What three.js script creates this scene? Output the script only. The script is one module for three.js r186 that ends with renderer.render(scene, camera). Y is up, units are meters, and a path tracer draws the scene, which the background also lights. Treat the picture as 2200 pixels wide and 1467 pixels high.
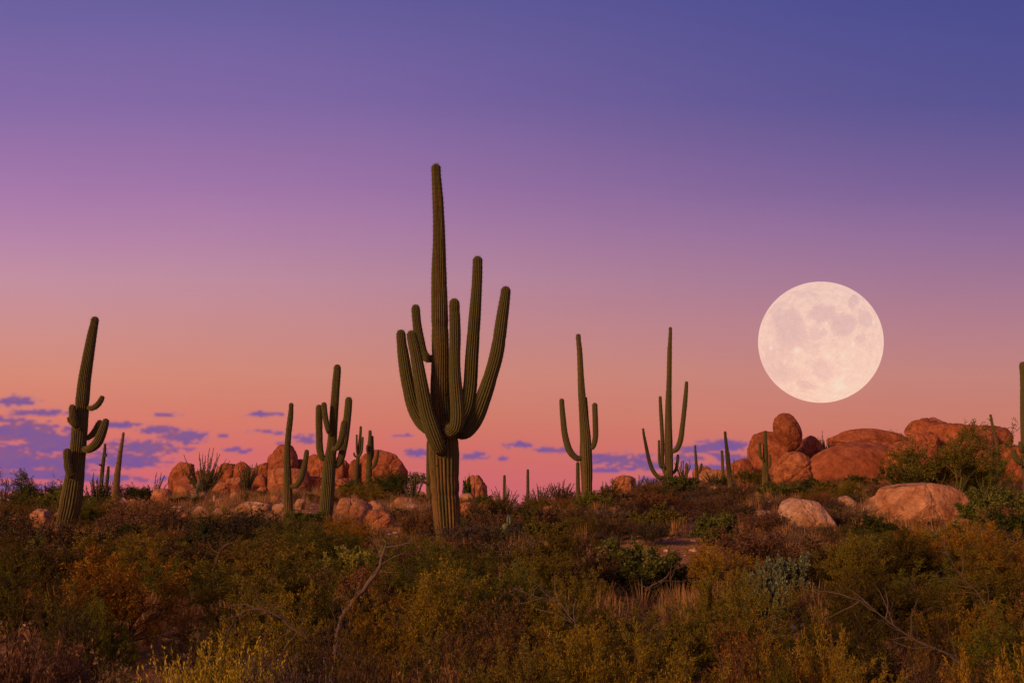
import * as THREE from 'three';
import { mergeGeometries, mergeVertices } from 'three/addons/utils/BufferGeometryUtils.js';
import { ImprovedNoise } from 'three/addons/math/ImprovedNoise.js';

// ---------------------------------------------------------------- camera, sky, sun, exposure
const F = 2359, CX = 1100, CY = 733.5, EYE = 1.7, TH = Math.atan(396.5 / F), CT = Math.cos(TH), ST = Math.sin(TH);
const scene = new THREE.Scene();
const camera = new THREE.PerspectiveCamera(2 * Math.atan(CY / F) * 180 / Math.PI, 2200 / 1467, 0.1, 12000);
camera.position.set(0, EYE, 0);
camera.rotation.x = TH;
camera.updateMatrixWorld();

const renderer = new THREE.WebGLRenderer({ antialias: true });
renderer.setSize(1024, 682);
renderer.toneMapping = THREE.LinearToneMapping;
renderer.toneMappingExposure = 1;
renderer.shadowMap.enabled = true;

const perlin = new ImprovedNoise();
const N3 = (x, y, z) => perlin.noise(x + 37.13, y + 91.7, z + 13.9);
const fbm = (x, y, z, o = 4) => { let s = 0, a = 0.5; for (let i = 0; i < o; i++) { s += a * N3(x, y, z); x = x * 2.03 + 11.1; y = y * 2.03 + 5.3; z = z * 2.03 + 7.7; a *= 0.5; } return s; };
const rng = (a) => () => { a |= 0; a = a + 0x6D2B79F5 | 0; let t = Math.imul(a ^ a >>> 15, 1 | a); t = t + Math.imul(t ^ t >>> 7, 61 | t) ^ t; return ((t ^ t >>> 14) >>> 0) / 4294967296; };
const clamp = (x, a = 0, b = 1) => Math.min(b, Math.max(a, x));
const mix = (a, b, t) => a + (b - a) * t;
const sstep = (a, b, x) => { const t = clamp((x - a) / (b - a)); return t * t * (3 - 2 * t); };
const toLin = (c) => c.map((v) => { v /= 255; return v <= 0.04045 ? v / 12.92 : Math.pow((v + 0.055) / 1.055, 2.4); });
function table(rows, x) {                       // piecewise, values may be arrays
  if (x <= rows[0][0]) return rows[0][1];
  for (let i = 1; i < rows.length; i++) if (x <= rows[i][0]) {
    const t = (x - rows[i - 1][0]) / (rows[i][0] - rows[i - 1][0]), a = rows[i - 1][1], b = rows[i][1];
    return Array.isArray(a) ? a.map((v, k) => mix(v, b[k], t)) : mix(a, b, t);
  }
  return rows[rows.length - 1][1];
}

// dusk sky: pink belt in the east (in view), violet above, afterglow in the west behind the camera
const SUN_AZ = Math.PI + 0.78, SUN_EL = 0.3;   // azimuth from the view direction, clockwise
const SL = [[-2, [188, 94, 116]], [0.6, [203, 98, 118]], [2.2, [212, 101, 114]], [4, [217, 110, 106]], [5.5, [218, 122, 106]], [7.9, [215, 138, 117]], [10.3, [207, 143, 138]], [12.8, [197, 145, 160]], [15.2, [185, 134, 170]], [17.6, [170, 123, 172]], [22, [138, 109, 168]], [26.8, [112, 99, 161]], [40, [76, 78, 138]], [90, [46, 50, 104]]].map(([e, c]) => [e, toLin(c)]);
const SR = [[-2, [180, 98, 104]], [0.6, [192, 102, 104]], [2.2, [203, 106, 106]], [4, [205, 114, 102]], [5.5, [201, 124, 107]], [7.9, [194, 130, 123]], [10.3, [180, 126, 138]], [12.8, [162, 118, 147]], [15.2, [144, 109, 152]], [17.6, [122, 98, 151]], [22, [90, 85, 147]], [26.8, [75, 77, 143]], [40, [58, 62, 122]], [90, [44, 48, 100]]].map(([e, c]) => [e, toLin(c)]);
const SW = [[-2, [240, 132, 72]], [3, [250, 146, 84]], [9, [240, 146, 104]], [18, [200, 130, 134]], [30, [142, 108, 150]], [50, [84, 80, 136]], [90, [45, 49, 102]]].map(([e, c]) => [e, toLin(c)]);
const cloudLin = toLin([76, 56, 124]);
const CLOUDS = [[20, 858, 44, 13], [60, 884, 72, 9], [40, 925, 80, 22], [100, 950, 70, 24], [10, 985, 90, 28], [110, 992, 90, 20], [385, 937, 52, 17], [330, 922, 48, 9], [300, 964, 92, 19], [345, 890, 32, 5], [265, 988, 100, 15], [70, 1018, 130, 13], [210, 1028, 130, 9], [245, 912, 44, 8], [495, 965, 34, 7], [470, 935, 18, 4], [558, 888, 38, 6], [560, 925, 32, 4], [590, 930, 16, 4], [650, 945, 28, 12], [597, 952, 16, 3], [858, 935, 24, 4], [888, 973, 40, 11], [1015, 980, 34, 9], [1105, 956, 44, 7], [1180, 967, 40, 9], [1330, 990, 80, 19], [1395, 1000, 52, 14], [1275, 980, 50, 9], [1080, 984, 16, 5], [1500, 965, 64, 11], [1565, 958, 66, 13], [1490, 985, 44, 9], [1520, 1003, 64, 9], [1580, 985, 56, 11], [1300, 1010, 40, 4], [1385, 1037, 66, 11], [0, 1046, 110, 7], [-70, 900, 90, 16], [-120, 960, 120, 26], [-200, 1000, 160, 22], [1640, 975, 30, 7]];
{
  const W = 4096, H = 2048, data = new Float32Array(W * H * 4);
  const tl = [], tr = [], tw = [];
  for (let j = 0; j < H; j++) { const el = (j + 0.5) / H * 180 - 90; tl.push(table(SL, el)); tr.push(table(SR, el)); tw.push(table(SW, el)); }
  for (let j = 0; j < H; j++) {
    const el = (j + 0.5) / H * 180 - 90;
    for (let i = 0; i < W; i++) {
      const th = (i + 0.5) / W * 2 * Math.PI - Math.PI;          // atan2(z, x)
      let az = th + Math.PI / 2; if (az > Math.PI) az -= 2 * Math.PI;   // 0 = view direction, + to the right
      const e = sstep(-0.62, 0.52, az) * (1 - sstep(1.4, 2.9, Math.abs(az)) * 0.5);
      const w = sstep(1.2, 2.9, Math.abs(az));
      const ee = el * (1 + 0.12 * Math.min(1, Math.pow(az / 0.45, 2)) * sstep(1.6, 0.6, Math.abs(az))), jj = clamp(Math.round((ee + 90) / 180 * H - 0.5), 0, H - 1); let r, g, b; const L = tl[jj], R = tr[jj], K = tw[j];
      r = mix(mix(L[0], R[0], e), K[0], w); g = mix(mix(L[1], R[1], e), K[1], w); b = mix(mix(L[2], R[2], e), K[2], w);
      if (el > 0) { const st = 1 + 0.045 * fbm(az * 3 + el * 0.05, el * 0.16 - az * 1.5, 5.5, 4) * sstep(0, 4, el); r *= st; g *= st; b *= st; }
      if (el > 0 && el < 14) {
        // long thin clouds low over the horizon
        const a = az * 180 / Math.PI, front = Math.abs(az) < 0.75;
        const wq = fbm(a * 0.5, el * 1.4, 2.1, 3), fine = fbm(a * 2.4 + wq * 2, el * 9 + wq * 3, 1.7, 5), q = fbm(a * 0.5 + wq, el * 2.4 + wq * 1.5, 3.1, 5);
        let m = -1;
        if (front) { const X = CX + Math.tan(az) * F / CT, Y = 1130 - Math.tan(el * Math.PI / 180) * F / Math.cos(az) * 1.02; for (const [x, y, rx, ry] of CLOUDS) { const u = (X - x) / rx, w2 = (Y - y) / ry, k2 = 1 - Math.sqrt(u * u + w2 * w2); if (k2 > m) m = k2; } }
        else m = Math.exp(-Math.pow((el - 3.6) / 2.2, 2)) * 1.1 - 0.75 + fbm(a * 0.07, el * 0.4, 8.8, 3);
        const c = sstep(-0.24, 0.7, m * 1.1 + q * 1.15 + fine * 1.3 + 0.06 + 0.3 * sstep(-0.22, -0.4, az) * sstep(5.8, 4, el)) * sstep(0.2, 0.7, el) * 0.95 * sstep(-0.75, -0.2, m);
        const cl = 1 + 0.8 * fine + 0.5 * q, thin = 1 - sstep(0.25, 0.95, c);   // pink light on the thin cloud edges, put into the sky colour
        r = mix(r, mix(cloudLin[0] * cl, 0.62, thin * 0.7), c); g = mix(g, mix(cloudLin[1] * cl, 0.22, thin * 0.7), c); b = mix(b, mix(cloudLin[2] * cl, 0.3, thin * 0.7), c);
      }
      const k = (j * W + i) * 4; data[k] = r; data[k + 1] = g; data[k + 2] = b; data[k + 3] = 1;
    }
  }
  const t = new THREE.DataTexture(data, W, H, THREE.RGBAFormat, THREE.FloatType);
  t.mapping = THREE.EquirectangularReflectionMapping; t.magFilter = THREE.LinearFilter; t.minFilter = THREE.LinearFilter; t.needsUpdate = true;
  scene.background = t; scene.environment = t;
}
const sun = new THREE.DirectionalLight(new THREE.Color().setRGB(1, 0.45, 0.15), 3.5);
sun.position.set(Math.sin(SUN_AZ) * Math.cos(SUN_EL) * 200, Math.sin(SUN_EL) * 200, -Math.cos(SUN_AZ) * Math.cos(SUN_EL) * 200);
sun.target.position.set(0, 0, -30); sun.position.add(sun.target.position);
sun.castShadow = true; sun.shadow.radius = 20;
Object.assign(sun.shadow.camera, { left: -60, right: 60, top: 40, bottom: -40, near: 1, far: 500 });
sun.shadow.mapSize.set(4096, 4096);
scene.add(sun, sun.target);

// ---------------------------------------------------------------- helpers

function at(px, py, depth) {                     // the point that shows at that pixel, depth metres ahead
  const x = px - CX, y = CY - py, dy = ST * F + CT * y, dz = CT * F - ST * y, s = depth / dz;
  return new THREE.Vector3(x * s, EYE + dy * s, -depth);
}
const perPx = (depth) => depth / F;
const taken = new Map();
function numbered(name) { const n = taken.get(name) || 0; taken.set(name, n + 1); return n ? `${name}_${String(n).padStart(3, '0')}` : name; }
function tag(o, label, category, group, kind) { if (label) o.userData.label = label; if (category) o.userData.category = category; if (group) o.userData.group = group; if (kind) o.userData.kind = kind; return o; }
function thing(name, label, category, pos, group) { const o = new THREE.Group(); o.name = numbered(name); if (pos) o.position.copy(pos); scene.add(o); return tag(o, label, category, group); }
function mesh(name, geo, mat, parent) { const m = new THREE.Mesh(geo, mat); m.name = name; m.castShadow = m.receiveShadow = true; parent.add(m); return m; }
const V = (x, y, z) => new THREE.Vector3(x, y, z);

// ---------------------------------------------------------------- terrain
const CREST = [[-300, 1100], [0, 1104], [250, 1090], [450, 1074], [650, 1064], [850, 1078], [1000, 1098], [1100, 1111], [1190, 1090], [1320, 1076], [1450, 1042], [1600, 1058], [1800, 1060], [2000, 1058], [2200, 1052], [2500, 1046]];
function hermite(rows, x) {
  const n = rows.length; if (x <= rows[0][0]) return rows[0][1]; if (x >= rows[n - 1][0]) return rows[n - 1][1];
  let i = 1; while (x > rows[i][0]) i++;
  const [x0, y0] = rows[i - 1], [x1, y1] = rows[i], h = x1 - x0, t = (x - x0) / h;
  const sl = (y1 - y0) / h, m0 = i > 1 ? 0.5 * (sl + (y0 - rows[i - 2][1]) / (x0 - rows[i - 2][0])) : sl, m1 = i < n - 1 ? 0.5 * (sl + (rows[i + 1][1] - y1) / (rows[i + 1][0] - x1)) : sl;
  const t2 = t * t, t3 = t2 * t;
  return (2 * t3 - 3 * t2 + 1) * y0 + (t3 - 2 * t2 + t) * h * m0 + (-2 * t3 + 3 * t2) * y1 + (t3 - t2) * h * m1;
}
function ground(x, z) {
  const d = -z, c = d > 4 ? CX + x / d * F / CT : CX + x / 4 * F / CT;
  const C = (1130 - table(CREST, clamp(c, -300, 2500))) * 45 / F;
  const rel = hermite([[-400, -3.4], [-40, -2.2], [0, -1.75], [6, -1.62], [10, -1.38], [15, -0.98], [22, -0.4], [30, 0.0 + C * 0.12], [38, C * 0.62], [45, C], [62, C * 1.36], [78, C * 0.9 - 0.7], [120, -2.5], [220, -6], [600, -11], [4000, -20]], d);
  const k = d > 90 ? 0.3 : 1;
  return EYE + rel + k * (0.16 * fbm(x * 0.16, 2.2, z * 0.16, 3) + 0.07 * fbm(x * 0.9, 7.2, z * 0.9, 3));
}
function hitGround(px, py) { for (let d = 3; d < 75; d += 0.15) { const p = at(px, py, d); if (p.y <= ground(p.x, p.z)) return d; } return 60; }

function noiseTex(size, fn, srgb = false) {
  const d = new Uint8Array(size * size * 4);
  for (let j = 0; j < size; j++) for (let i = 0; i < size; i++) { const c = fn(i / size, j / size), k = (j * size + i) * 4; d[k] = clamp(c[0]) * 255; d[k + 1] = clamp(c[1]) * 255; d[k + 2] = clamp(c[2]) * 255; d[k + 3] = 255; }
  const t = new THREE.DataTexture(d, size, size, THREE.RGBAFormat); t.wrapS = t.wrapT = THREE.RepeatWrapping; t.magFilter = THREE.LinearFilter; t.minFilter = THREE.LinearMipmapLinearFilter; t.generateMipmaps = true;
  if (srgb) t.colorSpace = THREE.SRGBColorSpace; t.needsUpdate = true; return t;
}
// tiling noise: four corners blended
const tile = (f, u, v) => { const a = f(u, v), b = f(u - 1, v), c = f(u, v - 1), d = f(u - 1, v - 1); return mix(mix(a, b, u), mix(c, d, u), v); };
const rr = rng(5);
const sandTex = noiseTex(512, (u, v) => { const n = tile((a, b) => fbm(a * 9, b * 9, 1.5, 5), u, v), g = rr(); const s = 0.83 + n * 0.5 + (g > 0.93 ? 0.12 : g < 0.1 ? -0.22 : (g - 0.5) * 0.12); return [s, s * (0.97 + n * 0.1), s * (0.95 + n * 0.16)]; }, true);
const sandBump = noiseTex(512, (u, v) => { const n = 0.5 + tile((a, b) => fbm(a * 14, b * 14, 4.5, 5), u, v) * 0.8 + (rr() - 0.5) * 0.12; return [n, n, n]; });
const rockTex = noiseTex(512, (u, v) => { const n = tile((a, b) => fbm(a * 6, b * 6, 9.5, 6), u, v), f = tile((a, b) => fbm(a * 60, b * 60, 2.5, 2), u, v), g = rr(); const s = 0.84 + n * 0.42 + f * 0.24 + (g > 0.95 ? 0.08 : g < 0.06 ? -0.2 : 0); return [s, s * (0.96 + n * 0.16), s * (0.94 + n * 0.26)]; }, true);
const rockBump = noiseTex(512, (u, v) => { const n = 0.5 + tile((a, b) => fbm(a * 10, b * 10, 6.5, 6), u, v) * 0.9 + tile((a, b) => fbm(a * 70, b * 70, 3.5, 2), u, v) * 0.18; return [n, n, n]; });

const BARE = [[1365, 1215, 2.5], [1700, 1410, 1.2], [250, 1420, 0.8], [480, 1100, 8], [1330, 1240, 2], [1560, 1130, 3], [1420, 1235, 2], [1640, 1160, 2], [1850, 1120, 2], [1080, 1130, 3], [640, 1120, 4], [850, 1130, 3], [330, 1130, 4], [1130, 1150, 2.5], [1250, 1140, 3], [1480, 1150, 3], [1600, 1190, 2], [1700, 1150, 2.5], [1500, 1210, 1.6], [1180, 1110, 4], [1330, 1100, 3], [1860, 1160, 2]].map(([px, py, r]) => { const p = at(px, py, hitGround(px, py)); return [p.x, p.z, r]; });   // bare gravel, free of litter
const groundMat = new THREE.MeshPhysicalMaterial({ specularIntensity: 0.2, map: sandTex, bumpMap: sandBump, bumpScale: 0.07, roughness: 1, vertexColors: true });
{
  const ds = []; for (let d = -400; d < -40; d += 40) ds.push(d); for (let d = -40; d < 0; d += 4) ds.push(d); for (let d = 0; d < 80; d += 0.36) ds.push(d); for (let d = 80; d < 4000; d *= 1.12) ds.push(d);
  const nx = 300, pos = [], uv = [], col = [], idx = [];
  ds.forEach((d) => {
    const half = d < 0 ? 60 + Math.abs(d) : 12 + d * 0.85;
    for (let i = 0; i <= nx; i++) {
      const x = (i / nx * 2 - 1) * half, z = -d; pos.push(x, ground(x, z), z); uv.push(x / 1.7, z / 1.7);
      const n = fbm(x * 0.35, 1.1, z * 0.35, 4), m = sstep(-0.1, 0.2, n + 0.4 * fbm(x * 2.1, 6.1, z * 2.1, 3) - 0.55 * BARE.reduce((q, [bx, bz, br]) => Math.max(q, Math.exp(-((x - bx) ** 2 + (z - bz) ** 2) / br)), 0));    // patches of leaf litter on the gravel
      col.push(mix(0.48, 0.22, m), mix(0.27, 0.12, m), mix(0.115, 0.045, m));
    }
  });
  for (let j = 0; j < ds.length - 1; j++) for (let i = 0; i < nx; i++) { const a = j * (nx + 1) + i, b = a + nx + 1; idx.push(a, a + 1, b, b, a + 1, b + 1); }
  const g = new THREE.BufferGeometry(); g.setAttribute('position', new THREE.Float32BufferAttribute(pos, 3)); g.setAttribute('uv', new THREE.Float32BufferAttribute(uv, 2)); g.setAttribute('color', new THREE.Float32BufferAttribute(col, 3)); g.setIndex(idx); g.computeVertexNormals();
  const m = new THREE.Mesh(g, groundMat); m.name = 'ground'; m.receiveShadow = m.castShadow = true; tag(m, 'gravelly desert hillside with patches of leaf litter', 'ground', null, 'structure'); scene.add(m);
}

// ---------------------------------------------------------------- the moon
{
  const maria = [[-0.48, 0.31, 0.26, 0.27, 1], [0.04, 0.47, 0.19, 0.17, 1], [0.36, 0.3, 0.2, 0.19, 1.1], [0.71, 0.34, 0.11, 0.15, 0.9], [0.565, 0.635, 0.085, 0.095, 1.1], [0.63, 0.0, 0.075, 0.085, 0.8], [0.0, 0.13, 0.13, 0.1, 0.7], [-0.42, 0.08, 0.3, 0.17, 0.7], [-0.68, -0.28, 0.22, 0.28, 0.55], [0.02, -0.43, 0.17, 0.18, 0.85], [-0.25, -0.7, 0.13, 0.08, 0.9], [-0.52, -0.5, 0.24, 0.15, 0.6], [-0.2, 0.8, 0.2, 0.05, 0.6], [-0.62, 0.52, 0.1, 0.16, 0.5], [-0.13, -0.1, 0.12, 0.09, 0.5]];
  const bright = [[0.26, -0.71, 0.06, 1], [-0.77, -0.06, 0.025, 1], [-0.35, -0.1, 0.04, 0.8], [0.11, 0.29, 0.018, 1], [0.02, 0.21, 0.02, 0.7], [0.83, 0.29, 0.03, 0.6], [0.5, -0.05, 0.03, 0.6], [-0.47, 0.57, 0.02, 0.3], [-0.06, 0.0, 0.02, 0.5], [0.22, -0.15, 0.03, 0.5], [0.88, -0.12, 0.03, 0.6], [0.33, -0.23, 0.02, 0.5], [-0.55, -0.28, 0.04, 0.6]];
  const W = 1024, H = 512, d = new Uint8Array(W * H * 4);
  for (let j = 0; j < H; j++) for (let i = 0; i < W; i++) {
    const ph = (i + 0.5) / W * 2 * Math.PI, te = (1 - (j + 0.5) / H) * Math.PI, X = -Math.cos(ph) * Math.sin(te), Y = Math.cos(te), Z = Math.sin(ph) * Math.sin(te);
    const wx = X + 0.2 * fbm(X * 3.4, Y * 3.4, Z * 3.4, 6), wy = Y + 0.2 * fbm(X * 3.4 + 9, Y * 3.4, Z * 3.4, 6);
    let dark = 0, lite = 0;
    if (Z > 0) { for (const [x, y, a, b, s] of maria) { const q = Math.hypot((wx - x) / a, (wy - y) / b); dark = 1.15 - (1.15 - dark) * (1 - 0.86 * s * sstep(1.3, 0.72, q)); }
      for (const [x, y, r, s] of bright) { const q = Math.hypot(X - x, Y - y) / r; lite += s * Math.exp(-q * q); }
      const tx = X - 0.26, ty = Y + 0.71, tr = Math.hypot(tx, ty), ta = Math.atan2(ty, tx); lite += 0.22 * Math.exp(-tr / 0.5) * Math.pow(0.5 + 0.5 * Math.cos(ta * 7 + 4 * fbm(X * 4, Y * 4, 1, 3) + 3 * Math.sin(ta * 3)), 3) + 0.42 * Math.exp(-tr / 0.5); }
    const f = fbm(X * 9, Y * 9, Z * 9, 5), g = fbm(X * 34, Y * 34, Z * 34, 3);
    const s = clamp(0.865 - dark * (0.108 + 0.14 * f) + f * 0.12 + g * 0.11 * (1 - 0.5 * dark) + lite * 0.2, 0, 1);
    const k = (j * W + i) * 4; d[k] = 255 * Math.min(1, s * 1.14); d[k + 1] = 255 * Math.min(1, s * (0.965 - 0.015 * dark)); d[k + 2] = 255 * Math.min(1, s * (0.86 + 0.05 * dark)); d[k + 3] = 255;
  }
  const t = new THREE.DataTexture(d, W, H, THREE.RGBAFormat); t.colorSpace = THREE.SRGBColorSpace; t.magFilter = THREE.LinearFilter; t.needsUpdate = true;
  // pale disc seen through the lit evening air in front of it, so the sky's colour adds to it
  const m = new THREE.MeshStandardMaterial({ color: 0x000000, emissive: 0xffffff, emissiveMap: t, emissiveIntensity: 1.12, roughness: 1, transparent: true, opacity: 0.42 });
  const D = 4000, p = at(1762.5, 735, D), o = new THREE.Mesh(new THREE.SphereGeometry(130.5 * D / F * 1.01, 96, 64), m);
  o.name = 'moon'; o.position.copy(p); o.lookAt(camera.position); tag(o, 'huge pale full moon with grey patches above the boulder outcrop', 'moon'); scene.add(o);
}

// ---------------------------------------------------------------- boulders
const rockMats = Object.fromEntries(Object.entries({ pale: [0.56, 0.39, 0.26], tan: [0.52, 0.3, 0.17], orange: [0.48, 0.225, 0.115], red: [0.42, 0.165, 0.082], dark: [0.33, 0.13, 0.068] }).map(([k, c]) => [k, new THREE.MeshPhysicalMaterial({ specularIntensity: 0.35, color: new THREE.Color().setRGB(...c), map: rockTex, bumpMap: rockBump, bumpScale: 0.09, roughness: 0.95, vertexColors: true })]));
const rockSpots = [];
function rockGeo(a, b, c, down, o) {
  const R = rng(o.seed), n = o.n || 2.4, detail = o.detail ? Math.round(o.detail * 1.3) : 26, amp = o.amp ?? 0.09;
  let g = new THREE.IcosahedronGeometry(1, detail); g.deleteAttribute('uv'); g.deleteAttribute('normal'); g = mergeVertices(g, 1e-4);
  const P = g.attributes.position, cuts = [], col = [], v = V(0, 0, 0), sd = o.seed * 3.17;
  for (let i = 0; i < (o.cuts ?? 5) + (o.smooth ? 0 : 3); i++) { const z = R() * 1.5 - 0.5, t = R() * 6.283, s = Math.sqrt(Math.max(0, 1 - z * z)); cuts.push([V(s * Math.cos(t), z, s * Math.sin(t)), (i < (o.cuts ?? 5) ? 0.7 : 0.82) + R() * 0.22]); }
  for (const [x, y, z, k] of o.planes || []) cuts.push([V(x, y, z).normalize(), k]);
  const cracks = (o.cracks || []).slice();
  if (detail > 12) for (let i = 0; i < (o.calm ? 1 : 3); i++) { const t = R() * 6.283, h = (R() - 0.5) * 1.4; cracks.push([Math.cos(t), h, Math.sin(t) * 0.6, (R() - 0.5) * 1.1, 0.03 + R() * 0.02, 0.025 + R() * 0.05]); }
  for (let i = 0; i < P.count; i++) {
    v.fromBufferAttribute(P, i).normalize();
    const s = Math.pow(Math.pow(Math.abs(v.x), n) + Math.pow(Math.abs(v.y), n) + Math.pow(Math.abs(v.z), n), -1 / n); v.multiplyScalar(s);
    for (const [q, k] of cuts) { const e = v.dot(q) - k; if (e > 0) v.addScaledVector(q, -e * 0.86); }
    const fz = o.calm ? 0.3 : 1; let disp = amp * 1.5 * fbm(v.x * 1.3 + sd, v.y * 1.3, v.z * 1.3, 3) + fz * amp * 0.5 * fbm(v.x * 4 + sd, v.y * 4, v.z * 4, 5) - fz * amp * 0.55 * Math.max(0, 0.1 - Math.abs(fbm(v.x * 1.7 + sd, v.y * 2.6 + 4, v.z * 1.7, 3))) * 6;
    let scar = 0;
    for (const [nx, ny, nz, k, w, dp] of cracks) { const e = v.x * nx + v.y * ny + v.z * nz - k + 0.12 * fbm(v.x * 2 + sd, v.y * 2, v.z * 2, 3); const q = Math.exp(-(e * e) / (w * w)); disp -= dp * q; scar = Math.max(scar, q); }
    v.multiplyScalar(1 + disp);
    P.setXYZ(i, v.x * a, v.y > 0 ? v.y * b : v.y * down, v.z * c);
    const st = 0.8 * sstep(0.0, 0.24, fbm(v.x * 3.2 + sd, v.y * 1.2, v.z * 3.2, 6)) + 0.8 * scar * sstep(-0.1, 0.1, fbm(v.x * 9 + sd, v.y * 9, v.z * 9, 2)), w2 = 1 + 0.4 * fbm(v.x * 7 + sd, v.y * 7, v.z * 7, 3);   // desert varnish stains, and a darker tone in patches along the cracks
    col.push(w2 * mix(1, 0.74, st), w2 * mix(1, 0.66, st), w2 * mix(1, 0.62, st));
  }
  g.computeBoundingBox(); { const B = g.boundingBox, cx = (B.max.x + B.min.x) / 2; g.translate(-cx, 0, 0); g.scale(2 * a / (B.max.x - B.min.x), 1, 1); for (let i = 0; i < P.count; i++) if (P.getY(i) > 0) P.setY(i, P.getY(i) * b / B.max.y); }
  g.setAttribute('color', new THREE.Float32BufferAttribute(col, 3)); g.computeVertexNormals();
  if (o.turn) g.rotateY(o.turn); if (o.tilt) g.rotateZ(o.tilt);
  g = g.toNonIndexed();
  const p = g.attributes.position, nn = g.attributes.normal, uv = new Float32Array(p.count * 2);
  for (let i = 0; i < p.count; i += 3) { let ax = 0, ay = 0, az = 0; for (let k = 0; k < 3; k++) { ax += nn.getX(i + k); ay += nn.getY(i + k); az += nn.getZ(i + k); } ax = Math.abs(ax); ay = Math.abs(ay); az = Math.abs(az);
    for (let k = 0; k < 3; k++) { const x = p.getX(i + k), y = p.getY(i + k), z = p.getZ(i + k), q = (i + k) * 2; const [s, t] = ay > ax && ay > az ? [x, z] : ax > az ? [z, y] : [x, y]; uv[q] = s / 1.9 + sd; uv[q + 1] = t / 1.9; } }
  g.setAttribute('uv', new THREE.BufferAttribute(uv, 2)); return g;
}
let rockSeed = 100;
function rock(x0, x1, y0, y1, depth, mat, label, o = {}) {
  o = { seed: ++rockSeed, thick: 0.85, ...o }; if (depth < 47 && !o.perched) depth = clamp(hitGround((x0 + x1) / 2, y1 - 2), depth * 0.78, depth * 1.15);
  const c = at((x0 + x1) / 2, (y0 + y1) / 2, depth), a = (x1 - x0) / 2 * perPx(depth), b = (y1 - y0) / 2 * perPx(depth);
  let down = b; if (!o.perched) { const gy = Math.min(ground(c.x, c.z + a * o.thick * 0.7), ground(c.x, c.z)); down = Math.max(b, c.y - gy + 0.12); }
  if (x1 - x0 < 45) o.detail = o.detail || 9;
  const m = mesh(numbered(o.name || (a > 0.75 ? 'boulder' : 'rock')), rockGeo(a * 1.04, b * 1.05, a * o.thick, down, o), rockMats[mat], scene);
  m.position.copy(c); tag(m, label, a > 0.75 ? 'boulder' : 'rock', o.group); rockSpots.push([c.x, c.z, a * 1.05, a * o.thick]); return m;
}
const lo = 'boulders of the outcrop left of the tall saguaro', ro = 'boulders of the outcrop under the moon', sr = 'small rocks among the brush';
// left outcrop
rock(361, 384, 1010, 1052, 60, 'dark', 'dark narrow boulder at the left end of the left outcrop', { group: lo });
rock(370, 416, 993, 1042, 59, 'red', 'square orange boulder topping the left end of the left outcrop', { n: 4, group: lo, cuts: 6 });
rock(374, 418, 1022, 1058, 57.5, 'red', 'low block at the foot of the square boulder behind the ocotillo', { n: 3, group: lo });
rock(462, 512, 996, 1046, 60, 'red', 'broad rounded boulder right of the green ocotillo clump', { group: lo, tilt: 0.15 });
rock(502, 537, 993, 1030, 59, 'red', 'rounded boulder leaning on the broad one right of the ocotillo clump', { group: lo });
rock(484, 522, 1026, 1052, 56, 'orange', 'small pale boulder at the foot of the two behind the ocotillo', { group: lo });
rock(548, 580, 994, 1020, 61, 'red', 'low dark boulder left of the tall upright boulder', { group: lo });
rock(539, 573, 1022, 1060, 57, 'red', 'angular boulder left of the big round front boulder', { n: 3, tilt: 0.3, group: lo });
rock(573, 591, 976, 1006, 62, 'red', 'small boulder peeping out behind the tall upright one', { group: lo, perched: true });
rock(577, 638, 957, 1048, 60, 'red', 'tall upright egg shaped boulder behind the one armed saguaro', { thick: 0.8, tilt: -0.12, group: lo, cuts: 3, detail: 20 });
rock(571, 668, 1008, 1068, 57, 'orange', 'big smooth round boulder in front of the tall upright one', { n: 2.3, amp: 0.06, cuts: 2, group: lo, detail: 20 });
rock(634, 662, 987, 1030, 61, 'dark', 'small dark boulder wedged right of the tall upright one', { group: lo });
rock(658, 704, 977, 1046, 60, 'red', 'steep boulder left of the four armed saguaro trunk', { n: 2.8, group: lo });
rock(698, 758, 984, 1052, 60.5, 'red', 'broad cracked boulder right behind the four armed saguaro', { n: 3, group: lo, cracks: [[1, 0.1, 0, 0.55, 0.06, 0.1]] });
rock(749, 768, 988, 1044, 60, 'dark', 'narrow slab boulder beside the cracked one', { n: 3, group: lo });
rock(770, 876, 970, 1058, 61, 'red', 'large red dome boulder at the right end of the left outcrop', { amp: 0.07, n: 2.7, cuts: 3, tilt: -0.08, group: lo, detail: 22 });
rock(551, 575, 1046, 1064, 54, 'orange', 'small round rock below the angular boulder of the left outcrop', { group: lo });
rock(404, 470, 1012, 1066, 62, 'red', 'low wide boulder hidden behind the thick ocotillo clump', { group: lo, n: 2.6 });
rock(520, 584, 1004, 1062, 62.5, 'dark', 'wide dark boulder filling the gap behind the angular one', { group: lo, n: 2.6 });
rock(440, 500, 1034, 1068, 56, 'orange', 'flat boulder at the foot of the broad rounded one', { group: lo, n: 2.8 });
rock(632, 700, 1024, 1066, 57.5, 'red', 'low boulder between the round front boulder and the steep one', { group: lo, n: 2.6 });
rock(690, 776, 1028, 1070, 57, 'orange', 'low wide slab boulder under the broad cracked one', { group: lo, n: 2.8 });
rock(376, 440, 1040, 1072, 55, 'orange', 'low front boulder left of the ocotillo clump foot', { group: lo, n: 2.6 });
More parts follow.
